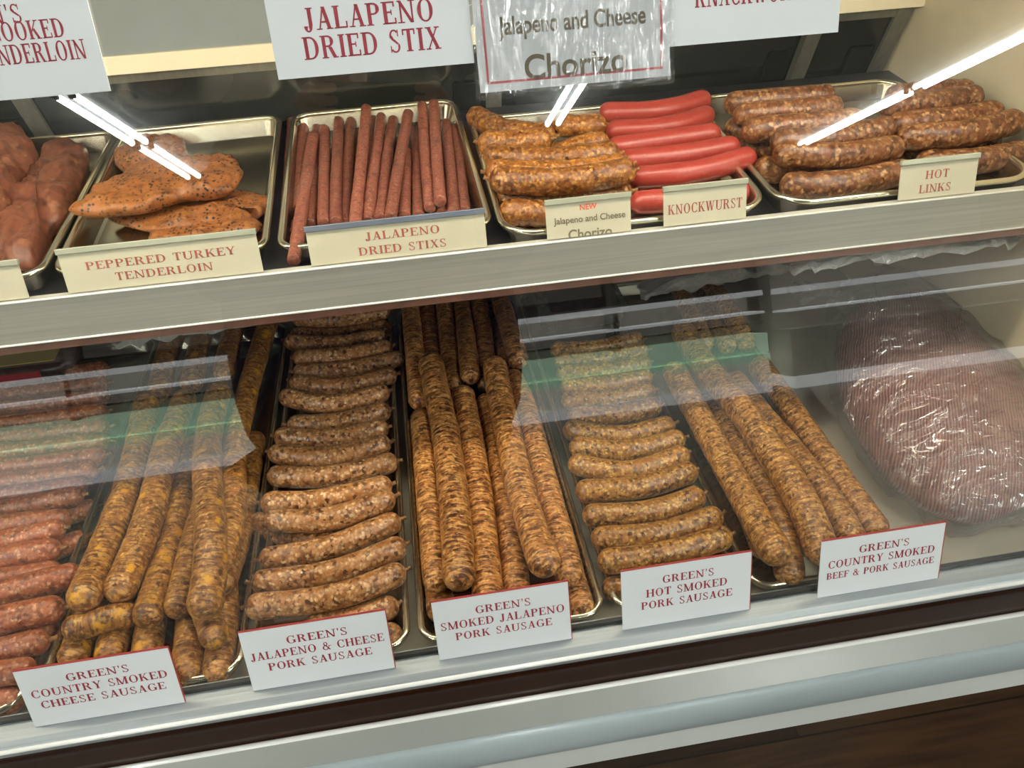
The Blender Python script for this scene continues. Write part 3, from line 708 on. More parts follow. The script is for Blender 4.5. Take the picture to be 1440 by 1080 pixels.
lay([(322, 905), (296, 880), (288, 850)], .0150, .044, 'short curled cheese sausage tip under the thick bent one', nm, ct, mt, g)
lay([(222, 560), (233, 495), (240, 455), (246, 430)], .0180, .046, L2+'rear one at the left, dim under the shelf', nm, ct, mt, g)
lay([(268, 545), (282, 480), (292, 430)], .0175, .046, L2+'rear one second from left, dim under the shelf', nm, ct, mt, g)
lay([(314, 530), (326, 470), (336, 425)], .0175, .046, L2+'rear one third from left, dim under the shelf', nm, ct, mt, g)
flush(deck_floor, xb=(-0.465, -0.246))

# --- jalapeno and cheese links: rows, back to front
g = 'short jalapeno and cheese links in rows'
nm, mt = 'sausage_link', 'jalcheese'
rows = [[(410, 437), (475, 441), (546, 426)], [(415, 452), (475, 457), (546, 441)], [(411, 465), (475, 470), (546, 455)], [(404, 480), (465, 487), (540, 472)], [(415, 503), (477, 504), (548, 487)],
        [(415, 522), (484, 521), (566, 503)], [(412, 536), (470, 550), (555, 526)], [(398, 556), (460, 574), (545, 550)], [(408, 596), (467, 600), (546, 576)],
        [(390, 613), (465, 622), (543, 600)], [(382, 636), (460, 648), (546, 622)], [(380, 668), (460, 674), (556, 648)], [(371, 706), (447, 708), (548, 681)],
        [(378, 733), (447, 742), (553, 704)], [(368, 786), (447, 778), (530, 743), (556, 724)], [(358, 819), (455, 812), (535, 783), (566, 764)], [(349, 853), (447, 848), (525, 828), (564, 800)]]
N = len(rows)
for i, p in enumerate(rows):
    k = N-1-i
    lay(p, .0152 if i > 7 else .0145, .040+.004*math.sin(i*2.1), 'jalapeno and cheese link, %s visible row counted from its sign backwards' % ORD[k], nm, 'sausage', mt, g, tips=(0, 1))
lay([(430, 880), (500, 875), (556, 848)], .0150, .022, 'jalapeno and cheese link stub poking out at the right of its sign, upper one', nm, 'sausage', mt, g, tips=(1,))
lay([(440, 914), (505, 907), (562, 889)], .0150, .019, 'jalapeno and cheese link stub poking out at the right of its sign, lower one', nm, 'sausage', mt, g, tips=(1,))
lay([(358, 732), (400, 758), (470, 765)], .0160, .0165, 'jalapeno and cheese link mostly buried, its left end showing by the pan wall', nm, 'sausage', mt, g, tips=(0,))
flush(deck_floor)

# --- smoked jalapeno sausages
g = 'long wrinkled smoked jalapeno sausages'
nm, mt = 'smoked_sausage', 'smoked'
L4 = 'long smoked jalapeno sausage, '
lay([(606, 872), (600, 821), (592, 744), (585, 666), (578, 600)], .0165, .019, L4+'bottom layer against the left pan wall', nm, 'sausage', mt, g)
lay([(616, 838), (613, 795), (605, 735), (600, 666), (592, 610), (577, 572)], .0160, .034, L4+'front rank, leftmost of the raised ones', nm, 'sausage', mt, g)
lay([(645, 834), (641, 770), (637, 718), (631, 666), (622, 605), (610, 556), (604, 520)], .0195, .050, L4+'front rank, thick round tip just left above the sign', nm, 'sausage', mt, g)
lay([(690, 868), (682, 796), (677, 731), (669, 666), (660, 605), (650, 550)], .0185, .044, L4+'front rank, straight one in the middle of the pan', nm, 'sausage', mt, g)
lay([(728, 856), (723, 796), (715, 731), (704, 666), (692, 605), (682, 560)], .0160, .034, L4+'front rank, narrow one right of the middle gap', nm, 'sausage', mt, g)
lay([(775, 818), (766, 790), (754, 757), (740, 715), (727, 665), (719, 622), (708, 568), (694, 518)], .0190, .054, L4+'front rank, long one bending toward the sign corner', nm, 'sausage', mt, g)
lay([(800, 826), (789, 770), (773, 718), (756, 653), (745, 610), (730, 556), (718, 520)], .0175, .040, L4+'front rank, second from the right pan wall', nm, 'sausage', mt, g)
lay([(817, 862), (810, 795), (791, 718), (772, 652), (761, 612), (748, 566)], .0165, .022, L4+'bottom layer against the right pan wall', nm, 'sausage', mt, g)
lay([(582, 575), (582, 530), (580, 480), (576, 426), (574, 400)], .0160, .044, L4+'dim rear rank, leftmost under the shelf', nm, 'sausage', mt, g)
lay([(612, 590), (610, 549), (605, 484), (599, 426), (597, 396)], .0160, .034, L4+'dim rear rank, second from left under the shelf', nm, 'sausage', mt, g)
lay([(640, 540), (633, 484), (625, 424), (621, 392)], .0160, .044, L4+'dim rear rank, third from left under the shelf', nm, 'sausage', mt, g)
lay([(662, 540), (656, 484), (650, 424), (647, 390)], .0155, .046, L4+'dim rear rank, fourth from left under the shelf', nm, 'sausage', mt, g)
lay([(684, 538), (679, 476), (671, 420), (668, 388)], .0155, .046, L4+'dim rear rank, fifth from left under the shelf', nm, 'sausage', mt, g)
lay([(716, 520), (707, 472), (695, 419), (690, 388)], .0165, .044, L4+'dim rear rank, sixth from left under the shelf', nm, 'sausage', mt, g)
lay([(744, 520), (732, 472), (718, 419), (712, 388)], .0165, .044, L4+'dim rear rank, rightmost under the shelf', nm, 'sausage', mt, g)
flush(deck_floor, xb=(-0.0575, 0.1565))

# --- hot smoked: short links
g = 'short hot smoked links in rows'
nm, mt = 'sausage_link', 'links'
rows = [[(776, 492), (838, 492), (902, 476)], [(782, 508), (845, 508), (908, 492)], [(784, 524), (850, 525), (912, 510)], [(790, 543), (855, 544), (914, 528)], [(792, 562), (860, 564), (918, 548)], [(800, 583), (866, 588), (926, 570)],
        [(797, 600), (840, 618), (898, 614), (944, 596)], [(806, 622), (850, 640), (910, 634), (957, 614)], [(804, 648), (850, 668), (905, 668), (962, 636)],
        [(812, 690), (890, 690), (974, 660)], [(822, 724), (884, 727), (950, 715), (984, 694)], [(834, 757), (913, 757), (980, 742), (1008, 722)], [(844, 790), (928, 782), (1024, 752)]]
N = len(rows)
for i, p in enumerate(rows):
    lay(p, .0155 if i > 5 else .0145, .042, 'short hot smoked link, %s row counted from its sign backwards' % ORD[N-1-i], nm, 'sausage', mt, g, tips=(1,))
lay([(850, 828), (920, 826), (1000, 808)], .015, .0165, 'short hot smoked link at the bottom left, partly hidden by its sign', nm, 'sausage', mt, g)
flush(deck_floor)

# --- hot smoked: long
g = 'long hot smoked sausages in the right pan'
nm, mt = 'smoked_sausage', 'country'
L6 = 'long hot smoked sausage, '
lay([(1072, 794), (1058, 766), (1036, 730), (1015, 687), (985, 634), (957, 585), (935, 552), (922, 520)], .0185, .056, L6+'first from left beside the short links', nm, 'sausage', mt, g)
lay([(1084, 778), (1068, 735), (1040, 682), (1010, 629), (985, 590)], .0150, .022, L6+'thin one low between the first two big ones', nm, 'sausage', mt, g)
lay([(1112, 812), (1101, 752), (1077, 699), (1043, 648), (1012, 600), (990, 560)], .0175, .034, L6+'free round tip standing nearest the pan front', nm, 'sausage', mt, g)
lay([(1160, 786), (1144, 745), (1127, 716), (1096, 669), (1063, 625), (1030, 577), (998, 532), (978, 500), (958, 462)], .0200, .056, L6+'thickest, third of the top layer from left', nm, 'sausage', mt, g)
lay([(1200, 768), (1190, 738), (1177, 714), (1143, 670), (1106, 624), (1070, 585), (1046, 555), (1030, 530)], .0180, .046, L6+'greyish one, second from the right pan wall', nm, 'sausage', mt, g)
lay([(1234, 752), (1218, 715), (1192, 671), (1154, 621), (1118, 575), (1098, 540), (1078, 508)], .0185, .040, L6+'rightmost, along the right pan wall', nm, 'sausage', mt, g)
lay([(992, 486), (972, 440), (955, 405), (945, 380)], .0165, .044, L6+'dim rear one, leftmost under the shelf', nm, 'sausage', mt, g)
lay([(1028, 490), (1008, 440), (990, 400), (980, 376)], .0165, .044, L6+'dim rear one, middle under the shelf', nm, 'sausage', mt, g)
lay([(1060, 486), (1040, 440), (1022, 400), (1012, 376)], .0165, .044, L6+'dim rear one, rightmost under the shelf', nm, 'sausage', mt, g)
flush(deck_floor, xb=(0.3255, 0.526))

# --- dried sticks
g = 'dried jalapeno sticks in the shelf pan'
stx = [((411, 172), (404, 333), .008, 'leftmost in the pan'), ((427, 178), (420, 300), .008, 'second from left, top dipping behind a paler one'), ((441, 194), (413, 366), .020, 'longest, slanting out over the front rim'),
       ((446, 182), (436, 322), .008, 'fourth from left'), ((456, 182), (455, 318), .016, 'fifth from left'), ((476, 170), (473, 318), .016, 'sixth from left'),
       ((494, 166), (484, 318), .010, 'seventh from left'), ((515, 153), (500, 316), .022, 'eighth from left, raised top'), ((526, 168), (514, 314), .008, 'ninth from left, low'),
       ((536, 165), (518, 314), .018, 'tenth from left'), ((553, 169), (533, 312), .017, 'eleventh from left, pale dusty patch'), ((574, 160), (549, 308), .020, 'twelfth from left, leaning right'),
       ((573, 215), (569, 310), .008, 'low one in the gap right of the leaning one'), ((584, 183), (589, 309), .010, 'sixth from the right'), ((594, 149), (605, 292), .018, 'fifth from the right, tall top'),
       ((610, 146), (619, 283), .026, 'fourth from the right, short with a round free tip'), ((613, 200), (622, 306), .008, 'third from the right, under the short one'),
       ((627, 174), (638, 304), .014, 'second from the right'), ((640, 180), (652, 302), .010, 'rightmost in the pan')]
for a, b, z, d in stx:
    if b[1] > 299 and z < .019 and 'leftmost' not in d: b = (b[0], b[1]-5)
    m = ((a[0]+b[0])/2+random.uniform(-1.5, 1.5), (a[1]+b[1])/2)
    zt = max(z*1.1, .034) if a[1] < 161 else z*1.1
    lay([a, m, b], .0076, [zt, (zt+z*1.1)/2, z*1.1], 'dried jalapeno stick, '+d, 'dried_stick', 'meat stick', 'stix', g, shelf=True, npath=22, round=False, seg=12, rough=.06)
flush(pan_floor, 60)

# --- chorizo and knockwurst
g = 'chorizo links on the shelf'
nm = 'chorizo_link'
ch = [([(668, 161), (690, 183), (728, 190), (778, 188)], .0158, .030, 'rearmost, left end curling up'), ([(780, 176), (815, 180), (853, 178)], .0158, .034, 'rear right one with twisted casing ends'),
      ([(676, 199), (715, 203), (775, 207)], .0158, .034, 'second row from the back, left'), ([(770, 212), (800, 206), (853, 200)], .0158, .030, 'second row from the back, right'),
      ([(685, 218), (747, 228), (812, 224), (868, 216)], .0160, .040, 'third row from the back'), ([(687, 240), (747, 249), (810, 246), (884, 232)], .0160, .042, 'fourth row from the back'),
      ([(696, 262), (747, 272), (820, 268), (886, 252)], .0162, .036, 'long front row just above its tag'), ([(702, 278), (760, 286), (830, 280), (884, 268)], .0160, .019, 'lower front row, left end showing'),
      ([(708, 294), (762, 302), (840, 298)], .0160, .017, 'bottom front one beside the tag')]
for p, r, z, d in ch: lay(p, r, z, 'orange chorizo link, '+d, nm, 'sausage', 'chorizo', g, shelf=True, tips=(0, 1), rough=.14, rfreq=130, seg=22, step=.0035)
g = 'red knockwurst beside the chorizo'
kn = [([(845, 158), (923, 160), (994, 139)], 'rearmost of the stack'), ([(852, 181), (933, 183), (998, 160)], 'second from the back'), ([(857, 209), (923, 199), (1010, 187)], 'third from the back, pointed left end'),
      ([(872, 226), (957, 220), (1036, 205)], 'third from the front'), ([(886, 248), (970, 246), (1057, 220)], 'second from the front, just above its tag')]
for i, (p, d) in enumerate(kn): lay(p, .0148, .036-.002*i, 'smooth red knockwurst, '+d, 'knockwurst_link', 'sausage', 'knock', g, shelf=True, rough=.0)
lay([(889, 285), (960, 282), (1050, 268)], .0148, .0175, 'smooth red knockwurst, bottom front one showing left of its tag', 'knockwurst_link', 'sausage', 'knock', g, shelf=True, rough=.0)
flush(pan_floor, 60)

# --- hot links
g = 'hot links on the shelf'
hl = [([(1022, 146), (1091, 141), (1170, 134)], .046, 'left stack, rearmost'), ([(1034, 163), (1100, 160), (1180, 150)], .050, 'left stack, second from the back'), ([(1046, 184), (1115, 182), (1210, 168)], .050, 'left stack, third from the back'),
      ([(1085, 202), (1147, 204), (1252, 186)], .044, 'left stack, third from the front'), ([(1088, 224), (1147, 230), (1215, 220), (1262, 204)], .038, 'left stack, second from the front'), ([(1100, 258), (1147, 265), (1205, 258), (1275, 238)], .019, 'left stack, front one resting low'),
      ([(1026, 178), (1060, 192), (1120, 195)], .018, 'end peeking out low at the rear left of the left stack'), ([(1040, 208), (1075, 214), (1130, 212)], .018, 'end peeking out low in the middle of the left stack'), ([(1062, 238), (1090, 240), (1150, 238)], .018, 'end peeking out low near the front of the left stack'),
      ([(1250, 137), (1300, 131), (1372, 128)], .050, 'right stack, rearmost'), ([(1240, 156), (1310, 151), (1376, 141)], .052, 'right stack, second from the back'), ([(1250, 172), (1320, 168), (1404, 154)], .048, 'right stack, third from the back'),
      ([(1262, 194), (1345, 198), (1452, 174)], .042, 'right stack, long one above the tag'), ([(1290, 224), (1370, 230), (1448, 212)], .020, 'right stack, low one right of the tag'), ([(1270, 206), (1330, 212), (1400, 200)], .018, 'right stack, low one hidden behind the tag')]
for p, z, d in hl: lay(p, .0166, z, 'brown hot link, '+d, 'hot_link', 'sausage', 'hot', g, shelf=True, rough=.08, rfreq=110, seg=18, step=.004)
flush(pan_floor, 60)

# ================================================================== MEAT PIECES
def closed_spline(P, n):
    m = len(P); out = []
    for i in range(m):
        a, b, c, d = (Vector(P[(i+k-1) % m]) for k in range(4))
        for k in range(12):
            t = k/12; out.append(.5*((2*b)+(c-a)*t+(2*a-5*b+4*c-d)*t*t+(3*b-a-3*c+d)*t**3))
    return [out[int(k*len(out)/n)] for k in range(n)]
def blob(name, label, cat, group, mat, outline, h0, H, amp=.0065, freq=42, shelf=True, n=84, thick=None):
    """a cut of meat: outline at height h0 over the shelf, domed up by H and down to the pan"""
    W = [at_shelf(x, y, h0) if shelf else at(x, y, DECK+h0) for x, y in outline]
    ring = closed_spline(W, n); c = sum(ring, Vector())/n
    fl = (lambda y: shelf_z(y)+.003) if shelf else (lambda y: DECK+.003)
    base = Vector((c.x, c.y, fl(c.y)))
    bm = bmesh.new(); loops = []
    prof = [(s, H*math.sqrt(max(0, 1-s**2.6))) for s in (.06, .14, .22, .3, .38, .46, .54, .62, .7, .78, .85, .91, .96, 1.0)]+[(.97, -.35), (.88, -.75), (.6, -1), (.2, -1)]
    for s, z in prof:
        L = []
        for p in ring:
            q = c.lerp(p, s); q.z = p.z*s+c.z*(1-s)
            zz = q.z+z if z >= 0 else q.z+(max(fl(q.y)-q.z, -(thick or h0)))*(-z)
            d = noise.noise(Vector((q.x, q.y, zz))*freq)*amp+noise.noise(Vector((q.x, q.y, zz))*freq*3.3)*amp*.4
            dirv = (q-c); dirv.z = 0; dirv = dirv.normalized() if dirv.length > 1e-5 else Vector()
            o = Vector((q.x, q.y, zz))
            if z >= 0: o += Vector((0, 0, d*(1.0 if s < 1 else .3)))+dirv*d*(.8 if s > .6 else .2)
            o.z = max(o.z, fl(o.y))
            L.append(bm.verts.new(o-base))
        loops.append(L)
    for a, b in zip(loops, loops[1:]):
        for k in range(n): bm.faces.new((a[k], a[(k+1) % n], b[(k+1) % n], b[k]))
    bm.faces.new(loops[0]); bm.faces.new(loops[-1])
    bmesh.ops.recalc_face_normals(bm, faces=bm.faces[:])
    o = mesh_obj(name, bm, M[mat], None, True); o.location = base
    return tag(o, label, cat, group)
g = 'peppered turkey tenderloins on the shelf'
blob('turkey_tenderloin', 'peppered turkey tenderloin, large upper piece with a pointed left tip', 'meat', g, 'turkey',
     [(98, 294), (135, 268), (180, 243), (225, 228), (275, 222), (322, 222), (340, 240), (330, 262), (300, 270), (255, 274), (205, 290), (150, 297), (115, 299)], .042, .011, thick=.015)
blob('turkey_tenderloin', 'peppered turkey tenderloin, front piece with a notched right end', 'meat', g, 'turkey',
     [(150, 306), (190, 296), (240, 288), (290, 276), (330, 270), (372, 276), (381, 286), (366, 301), (350, 296), (352, 310), (310, 320), (250, 326), (200, 322)], .014, .011)
blob('turkey_tenderloin', 'peppered turkey tenderloin lowest at the front, behind its tag', 'meat', g, 'turkey',
     [(210, 330), (260, 320), (310, 312), (362, 310), (360, 326), (310, 338), (250, 345), (215, 342)], .010, .010)
blob('turkey_tenderloin', 'peppered turkey tenderloin at the rear, under the strip light reflection', 'meat', g, 'turkey',
     [(164, 226), (180, 208), (215, 196), (250, 196), (262, 212), (250, 234), (210, 240), (175, 240)], .018, .016)
g = 'smoked tenderloins at the left end of the shelf'
blob('pork_tenderloin', 'smoked tenderloin cut off by the left edge of the picture, the bigger one', 'meat', g, 'pork',
     [(-90, 222), (-40, 197), (10, 191), (40, 198), (54, 213), (47, 234), (28, 262), (8, 296), (-20, 318), (-70, 330), (-110, 290)], .040, .034, .011, 26)
blob('pork_tenderloin', 'smoked tenderloin lying right in the left shelf pan, rough ragged front end', 'meat', g, 'pork',
     [(78, 204), (100, 198), (122, 204), (122, 230), (108, 262), (92, 300), (66, 320), (58, 348), (46, 374), (20, 374), (-8, 362), (-6, 330), (18, 300), (38, 262), (60, 228)], .026, .022, .012, 30)

# --- sliced bologna style loaf in a clear bag on the right of the deck
def loaf():
    M['slices'] = None
    m = NT('sliced_pink_meat'); tc = m.add('ShaderNodeTexCoord')
    dt = m.add('ShaderNodeVectorMath', operation='DOT_PRODUCT'); dt.inputs[1].default_value = (.86, -.5, .12); m.link(tc.outputs['Object'], dt.inputs[0])
    wb = m.add('ShaderNodeTexNoise'); wb.inputs['Scale'].default_value = 14; wb.inputs['Detail'].default_value = 2; m.link(tc.outputs['Object'], wb.inputs['Vector'])
    w1 = m.add('ShaderNodeMath', operation='MULTIPLY_ADD'); m.link(wb.outputs['Fac'], w1.inputs[0]); w1.inputs[1].default_value = .012; m.link(dt.outputs['Value'], w1.inputs[2])
    w2 = m.add('ShaderNodeMath', operation='MULTIPLY'); m.link(w1.outputs[0], w2.inputs[0]); w2.inputs[1].default_value = 2*PI/.0036
    w3 = m.add('ShaderNodeMath', operation='SINE'); m.link(w2.outputs[0], w3.inputs[0])
    wv = m.add('ShaderNodeMapRange'); wv.inputs['From Min'].default_value = -1; m.link(w3.outputs[0], wv.inputs[0])
    nz = m.add('ShaderNodeTexNoise'); nz.inputs['Scale'].default_value = 35; nz.inputs['Detail'].default_value = 5; m.link(tc.outputs['Object'], nz.inputs['Vector'])
    c = m.ramp(nz.outputs['Fac'], [(.3, lin('8a4e44')), (.7, lin('b87c70'))]).outputs[0]
    c = m.mix(m.ramp(wv.outputs[0], [(.05, (.6,)*3), (.4, (0, 0, 0))]).outputs[0], c, lin('5c2d27'))
    c = m.mix(m.ramp(wv.outputs[0], [(.75, (0, 0, 0)), (1, (.4,)*3)]).outputs[0], c, lin('cf9f92'))
    m.link(c, m.b.inputs['Base Color']); m.b.inputs['Roughness'].default_value = .35
    m.link(m.bump(wv.outputs[0], .5, .002), m.b.inputs['Normal'])
    root = empty('bagged_meat', (.66, .76, DECK), 'large clear bag of thinly sliced pink meat at the right of the deck', 'bagged meat')
    out = [(1202, 436), (1260, 418), (1330, 428), (1395, 484), (1440, 545), (1475, 610), (1480, 670), (1440, 706), (1390, 722), (1340, 712), (1295, 690), (1250, 650), (1210, 596), (1184, 540), (1178, 480)]
    def shell(name, mat, outline, h0, H, zmin, n, uv, crinkle, profile):
        ring = closed_spline([at(x, y, DECK+h0) for x, y in outline], n); c = sum(ring, Vector())/n
        bm = bmesh.new(); uvl = bm.loops.layers.uv.new('UVMap'); loops = []
        for s, zf in profile:
            L = []
            for k, p in enumerate(ring):
                q = c.lerp(p, s); z = DECK+h0+H*zf if zf >= 0 else DECK+h0+(h0-zmin)*zf
                o = Vector((min(q.x, X1-.008), q.y, z))
                if crinkle: 
                    d = crinkle*(noise.noise(o*26)+.7*noise.noise(o*60)); o.z = max(DECK+zmin, o.z+d); o.x = min(X1-.004, o.x+d*.7); o.y += d*.5
                L.append(bm.verts.new(o))
            loops.append(L)
        for a, b in zip(loops, loops[1:]):
            for k in range(n): bm.faces.new((a[k], a[(k+1) % n], b[(k+1) % n], b[k]))
        bm.faces.new(loops[0]); bm.faces.new(loops[-1]); bmesh.ops.recalc_face_normals(bm, faces=bm.faces[:])
        for f in bm.faces:
            for lp in f.loops: lp[uvl].uv = (lp.vert.co.x*.97-lp.vert.co.y*.25+.06*math.sin(lp.vert.co.y*9), lp.vert.co.y)
        return mesh_obj(name, bm, mat, root, True)
    P1 = [(s, math.sqrt(max(0, 1-s**2.4))) for s in (.1, .25, .4, .55, .7, .8, .88, .94, .98, 1)]+[(.98, -.4), (.9, -.9), (.5, -1), (.1, -1)]
    shell('sliced_meat', m.m, out, .055, .065, .006, 72, True, .0015, P1)
    o2 = [(1166, 420), (1215, 396), (1290, 380), (1345, 395), (1350, 428), (1402, 478), (1455, 545), (1492, 615), (1500, 690), (1462, 722), (1400, 734), (1355, 742), (1318, 728), (1300, 706), (1248, 668), (1200, 605), (1170, 545), (1162, 480)]
    shell('bag', M['bag'], o2, .052, .077, .002, 110, False, .006, [(s, z) for s, z in P1])
    # the gathered neck of the bag, lying to the rear left
    bm = bmesh.new(); a = at(1185, 425, DECK+.06); b = at(1128, 408, DECK+.05)
    for k in range(7):
        e = b+Vector((random.uniform(-.02, .02), random.uniform(-.03, .03), random.uniform(-.01, .02)))
        f = a+Vector((random.uniform(-.01, .01), random.uniform(-.03, .03), random.uniform(-.02, .02)))
        mid = a.lerp(b, .5)+Vector((0, 0, random.uniform(.0, .01)))
        tube(bm, [f, mid, e], [.012, .005, .010], 7)
    bmesh.ops.recalc_face_normals(bm, faces=bm.faces[:]); mesh_obj('bag_neck', bm, M['bag'], root, True)
loaf()

# --- crumpled wrap over the rear of the lower pans
def wrap(name, label, pts, h0, H, group):
    n = 64; ring = closed_spline([at(x, y, DECK+h0) for x, y in pts], n); c = sum(ring, Vector())/n
    bm = bmesh.new(); loops = []
    for s in (.05, .2, .35, .5, .65, .8, .9, 1.0):
        L = []
        for p in ring:
            q = c.lerp(p, s); d = noise.noise(q*55)+.6*noise.noise(q*120)
            L.append(bm.verts.new(Vector((q.x+.004*d, q.y, min(.99, DECK+h0+H*(1-s**3)+.014*d)))))
        loops.append(L)
    for a, b in zip(loops, loops[1:]):
        for k in range(n): bm.faces.new((a[k], a[(k+1) % n], b[(k+1) % n], b[k]))
    bm.faces.new(loops[0]); bmesh.ops.recalc_face_normals(bm, faces=bm.faces[:])
    bmesh.ops.solidify(bm, geom=bm.faces[:], thickness=.0006)
    tag(mesh_obj(name, bm, M['wrap'], None, True), label, 'plastic wrap', group)
wrap('plastic_wrap', 'crumpled clear wrap over the rear of the cheese sausages', [(150, 470), (220, 452), (300, 440), (372, 432), (372, 452), (300, 468), (220, 478), (160, 486)], .085, .02, 'crumpled wraps at the rear of the deck')
wrap('plastic_wrap', 'crumpled clear wrap at the rear of the right pan', [(900, 400), (960, 388), (1050, 372), (1120, 362), (1120, 378), (1040, 396), (960, 410), (905, 418)], .085, .02, 'crumpled wraps at the rear of the deck')
wrap('plastic_wrap', 'strip of crumpled clear film hanging under the shelf at the right', [(1120, 362), (1200, 352), (1330, 338), (1425, 328), (1425, 345), (1330, 358), (1200, 372), (1125, 380)], .268, .012, 'crumpled wraps at the rear of the deck')
def packet(label, px, mats, z=.05):
    p = at(px[0], px[1], DECK+z); w, d, h = .15, .10, .045
    root = empty('meat_packet', (p.x, p.y, DECK), label, 'meat packet', 'packets at the rear of the deck')
    bm = bmesh.new(); box(bm, p.x-w/2, p.x+w/2, p.y-d/2, p.y+d/2, DECK+.03, DECK+.03+h); bmesh.ops.recalc_face_normals(bm, faces=bm.faces[:]); bevel(bm, .012, 3)
    mesh_obj('pack', bm, mats[0], root, True)
    boxes('label_band', mats[1], root, (p.x-.06, p.x+.06, p.y-d/2-.001, p.y+d/2-.02, DECK+.03+h-.0005, DECK+.03+h+.0008))
    boxes('label_band', mats[2], root, (p.x-.05, p.x+.03, p.y-d/2-.0012, p.y-d/2+.0005, DECK+.042, DECK+.058))
M['yellow_print'] = flat('yellow_print', 'b59a2c', .4); M['red_print'] = flat('red_print', 'a8303a', .4); M['dark_pack'] = flat('dark_red_pack', '3a2420', .35, noise_amt=.4, nscale=60)
packet('dark packet with a yellow and red label at the rear left', (45, 505), (M['dark_pack'], M['yellow_print'], M['red_print']))
M['silver_pack'] = flat('silver_pack', '8d8b86', .25, metal=.6, noise_amt=.25, nscale=60)
packet('silver wrapped packet at the rear behind the short hot links', (815, 430), (M['silver_pack'], M['dark_pack'], M['dark_pack']))

# ================================================================== SIGNS
gl_base = (0, GY, GZ); gr = 'white price cards along the front rail'
def low_card(px, lines, label):
    xs = [on_glass(*p) for p in px]          # TL, TR, BR, BL
    x0 = (xs[0][0]+xs[3][0])/2; x1 = (xs[1][0]+xs[2][0])/2; s1 = (xs[0][1]+xs[1][1])/2
    card('price_card', label, 'price card', gr, x0, x1, .0018, s1, gl_base, .0015, lines, M['white_card'], M['red_ink'], top=M['red_edge'])
def three(a, b, c, wb, wc, wa=.40, capc=.125, du=0):
    return [(a, .51+du, .235, .125, wa, 'serif'), (b, .50+du, .435, .13, wb, 'serif'), (c, .50+du, .635, capc, wc, 'serif')]
low_card([(20, 942), (238, 908), (263, 990), (53, 1027)], three("GREEN'S", 'COUNTRY SMOKED', 'CHEESE SAUSAGE', .89, .82, .41), 'white price card reading country smoked cheese sausage')
low_card([(336, 887), (544, 856), (555, 942), (357, 973)], three("GREEN'S", 'JALAPENO & CHEESE', 'PORK SAUSAGE', .92, .72, .42), 'white price card reading jalapeno and cheese pork sausage')
low_card([(607, 845), (800, 815), (802, 897), (617, 927)], three("GREEN'S", 'SMOKED JALAPENO', 'PORK SAUSAGE', .92, .72, .41), 'white price card reading smoked jalapeno pork sausage')
low_card([(873, 800), (1057, 775), (1052, 853), (874, 883)], three("GREEN'S", 'HOT SMOKED', 'PORK SAUSAGE', .63, .71, .40), 'white price card reading hot smoked pork sausage')
low_card([(1155, 757), (1329, 735), (1316, 812), (1147, 838)], three("GREEN'S", 'COUNTRY SMOKED', 'BEEF & PORK SAUSAGE', .87, .88, .41, .115), 'white price card reading country smoked beef and pork sausage')
# tags on the shelf lip
gr = 'cream tags along the shelf lip'; tb = (0, .748, 1.0595)
def shelf_tag(x0, x1, h, lines, label, clip='clip', lift=0.0, cm='cream_card'):
    card('shelf_tag', label, 'shelf tag', gr, x0, x1, 0, h, tb, lift, lines, M[cm], M['shelf_ink'], clip=M[clip])
shelf_tag(-.56, -.408, .038, [], 'cream shelf tag cut by the left picture edge, below the smoked tenderloins')
shelf_tag(-.3685, -.1685, .0435, [('PEPPERED TURKEY', .50, .40, .19, .76, 'serif'), ('TENDERLOIN', .50, .72, .19, .50, 'serif')], 'cream shelf tag reading peppered turkey tenderloin')
shelf_tag(-.1175, .0740, .0395, [('JALAPENO', .53, .36, .22, .42, 'serif'), ('DRIED STIXS', .52, .75, .22, .50, 'serif')], 'cream shelf tag reading jalapeno dried stixs', 'blue_clip')
shelf_tag(.1415, .2375, .0405, [('NEW', .50, .21, .15, .20, 'red'), ('Jalapeno and Cheese', .51, .52, .17, .85, 'sans'), ('Chorizo', .51, .93, .27, .52, 'sans')], 'cream shelf tag reading new jalapeno and cheese chorizo')
shelf_tag(.2755, .3725, .0415, [('KNOCKWURST', .50, .56, .26, .90, 'serif')], 'cream shelf tag reading knockwurst')
shelf_tag(.5580, .6540, .0425, [('HOT', .48, .38, .22, .31, 'serif'), ('LINKS', .47, .75, .22, .42, 'serif')], 'cream shelf tag reading hot links')
# signs stuck high on the outside of the glass
gr = 'white signs stuck high on the glass'
def hang(name, label, px_bl, px_br, width, height, lines, lift=.002, lines_px=True, **kw):
    (xa, sa), (xb, sb) = on_glass(*px_bl), on_glass(*px_br)
    if px_bl[0] < 0: xa = xb-width
    s0 = (sa+sb)/2; w = xb-xa; out = []
    for (t, cpx, cap_px, wpx, st) in lines:
        u, s = on_glass(*cpx); l = on_glass(cpx[0]-wpx/2, cpx[1]+wpx*.0475)[0]; r = on_glass(cpx[0]+wpx/2, cpx[1]-wpx*.0475)[0]
        c1 = on_glass(cpx[0], cpx[1]-cap_px/2)[1]; c2 = on_glass(cpx[0], cpx[1]+cap_px/2)[1]
        out.append((t, (u-xa)/w, 1-(s-s0)/height, (c1-c2)/height, (r-l)/w, st))
    return card(name, label, 'sign', gr, xa, xb, s0, s0+height, gl_base, lift, out, M['white_card'], M['red_ink'], **kw)
hang('hanging_sign', 'white sign about cooked tenderloin, top left corner of the picture', (-60, 150), (157, 125), .30, .10,
     [("GREEN'S", (-32, 24), 27, 130, 'serif'), ('COOKED', (40, 43), 27, 105, 'serif'), ('TENDERLOIN', (47, 75), 28, 152, 'serif')])
hang('hanging_sign', 'white sign in red capitals reading jalapeno dried stix', (392, 109), (667, 92), .15, .085,
     [('JALAPENO', (519, 21), 32, 182, 'serif'), ('DRIED STIX', (524, 61), 32, 192, 'serif')])
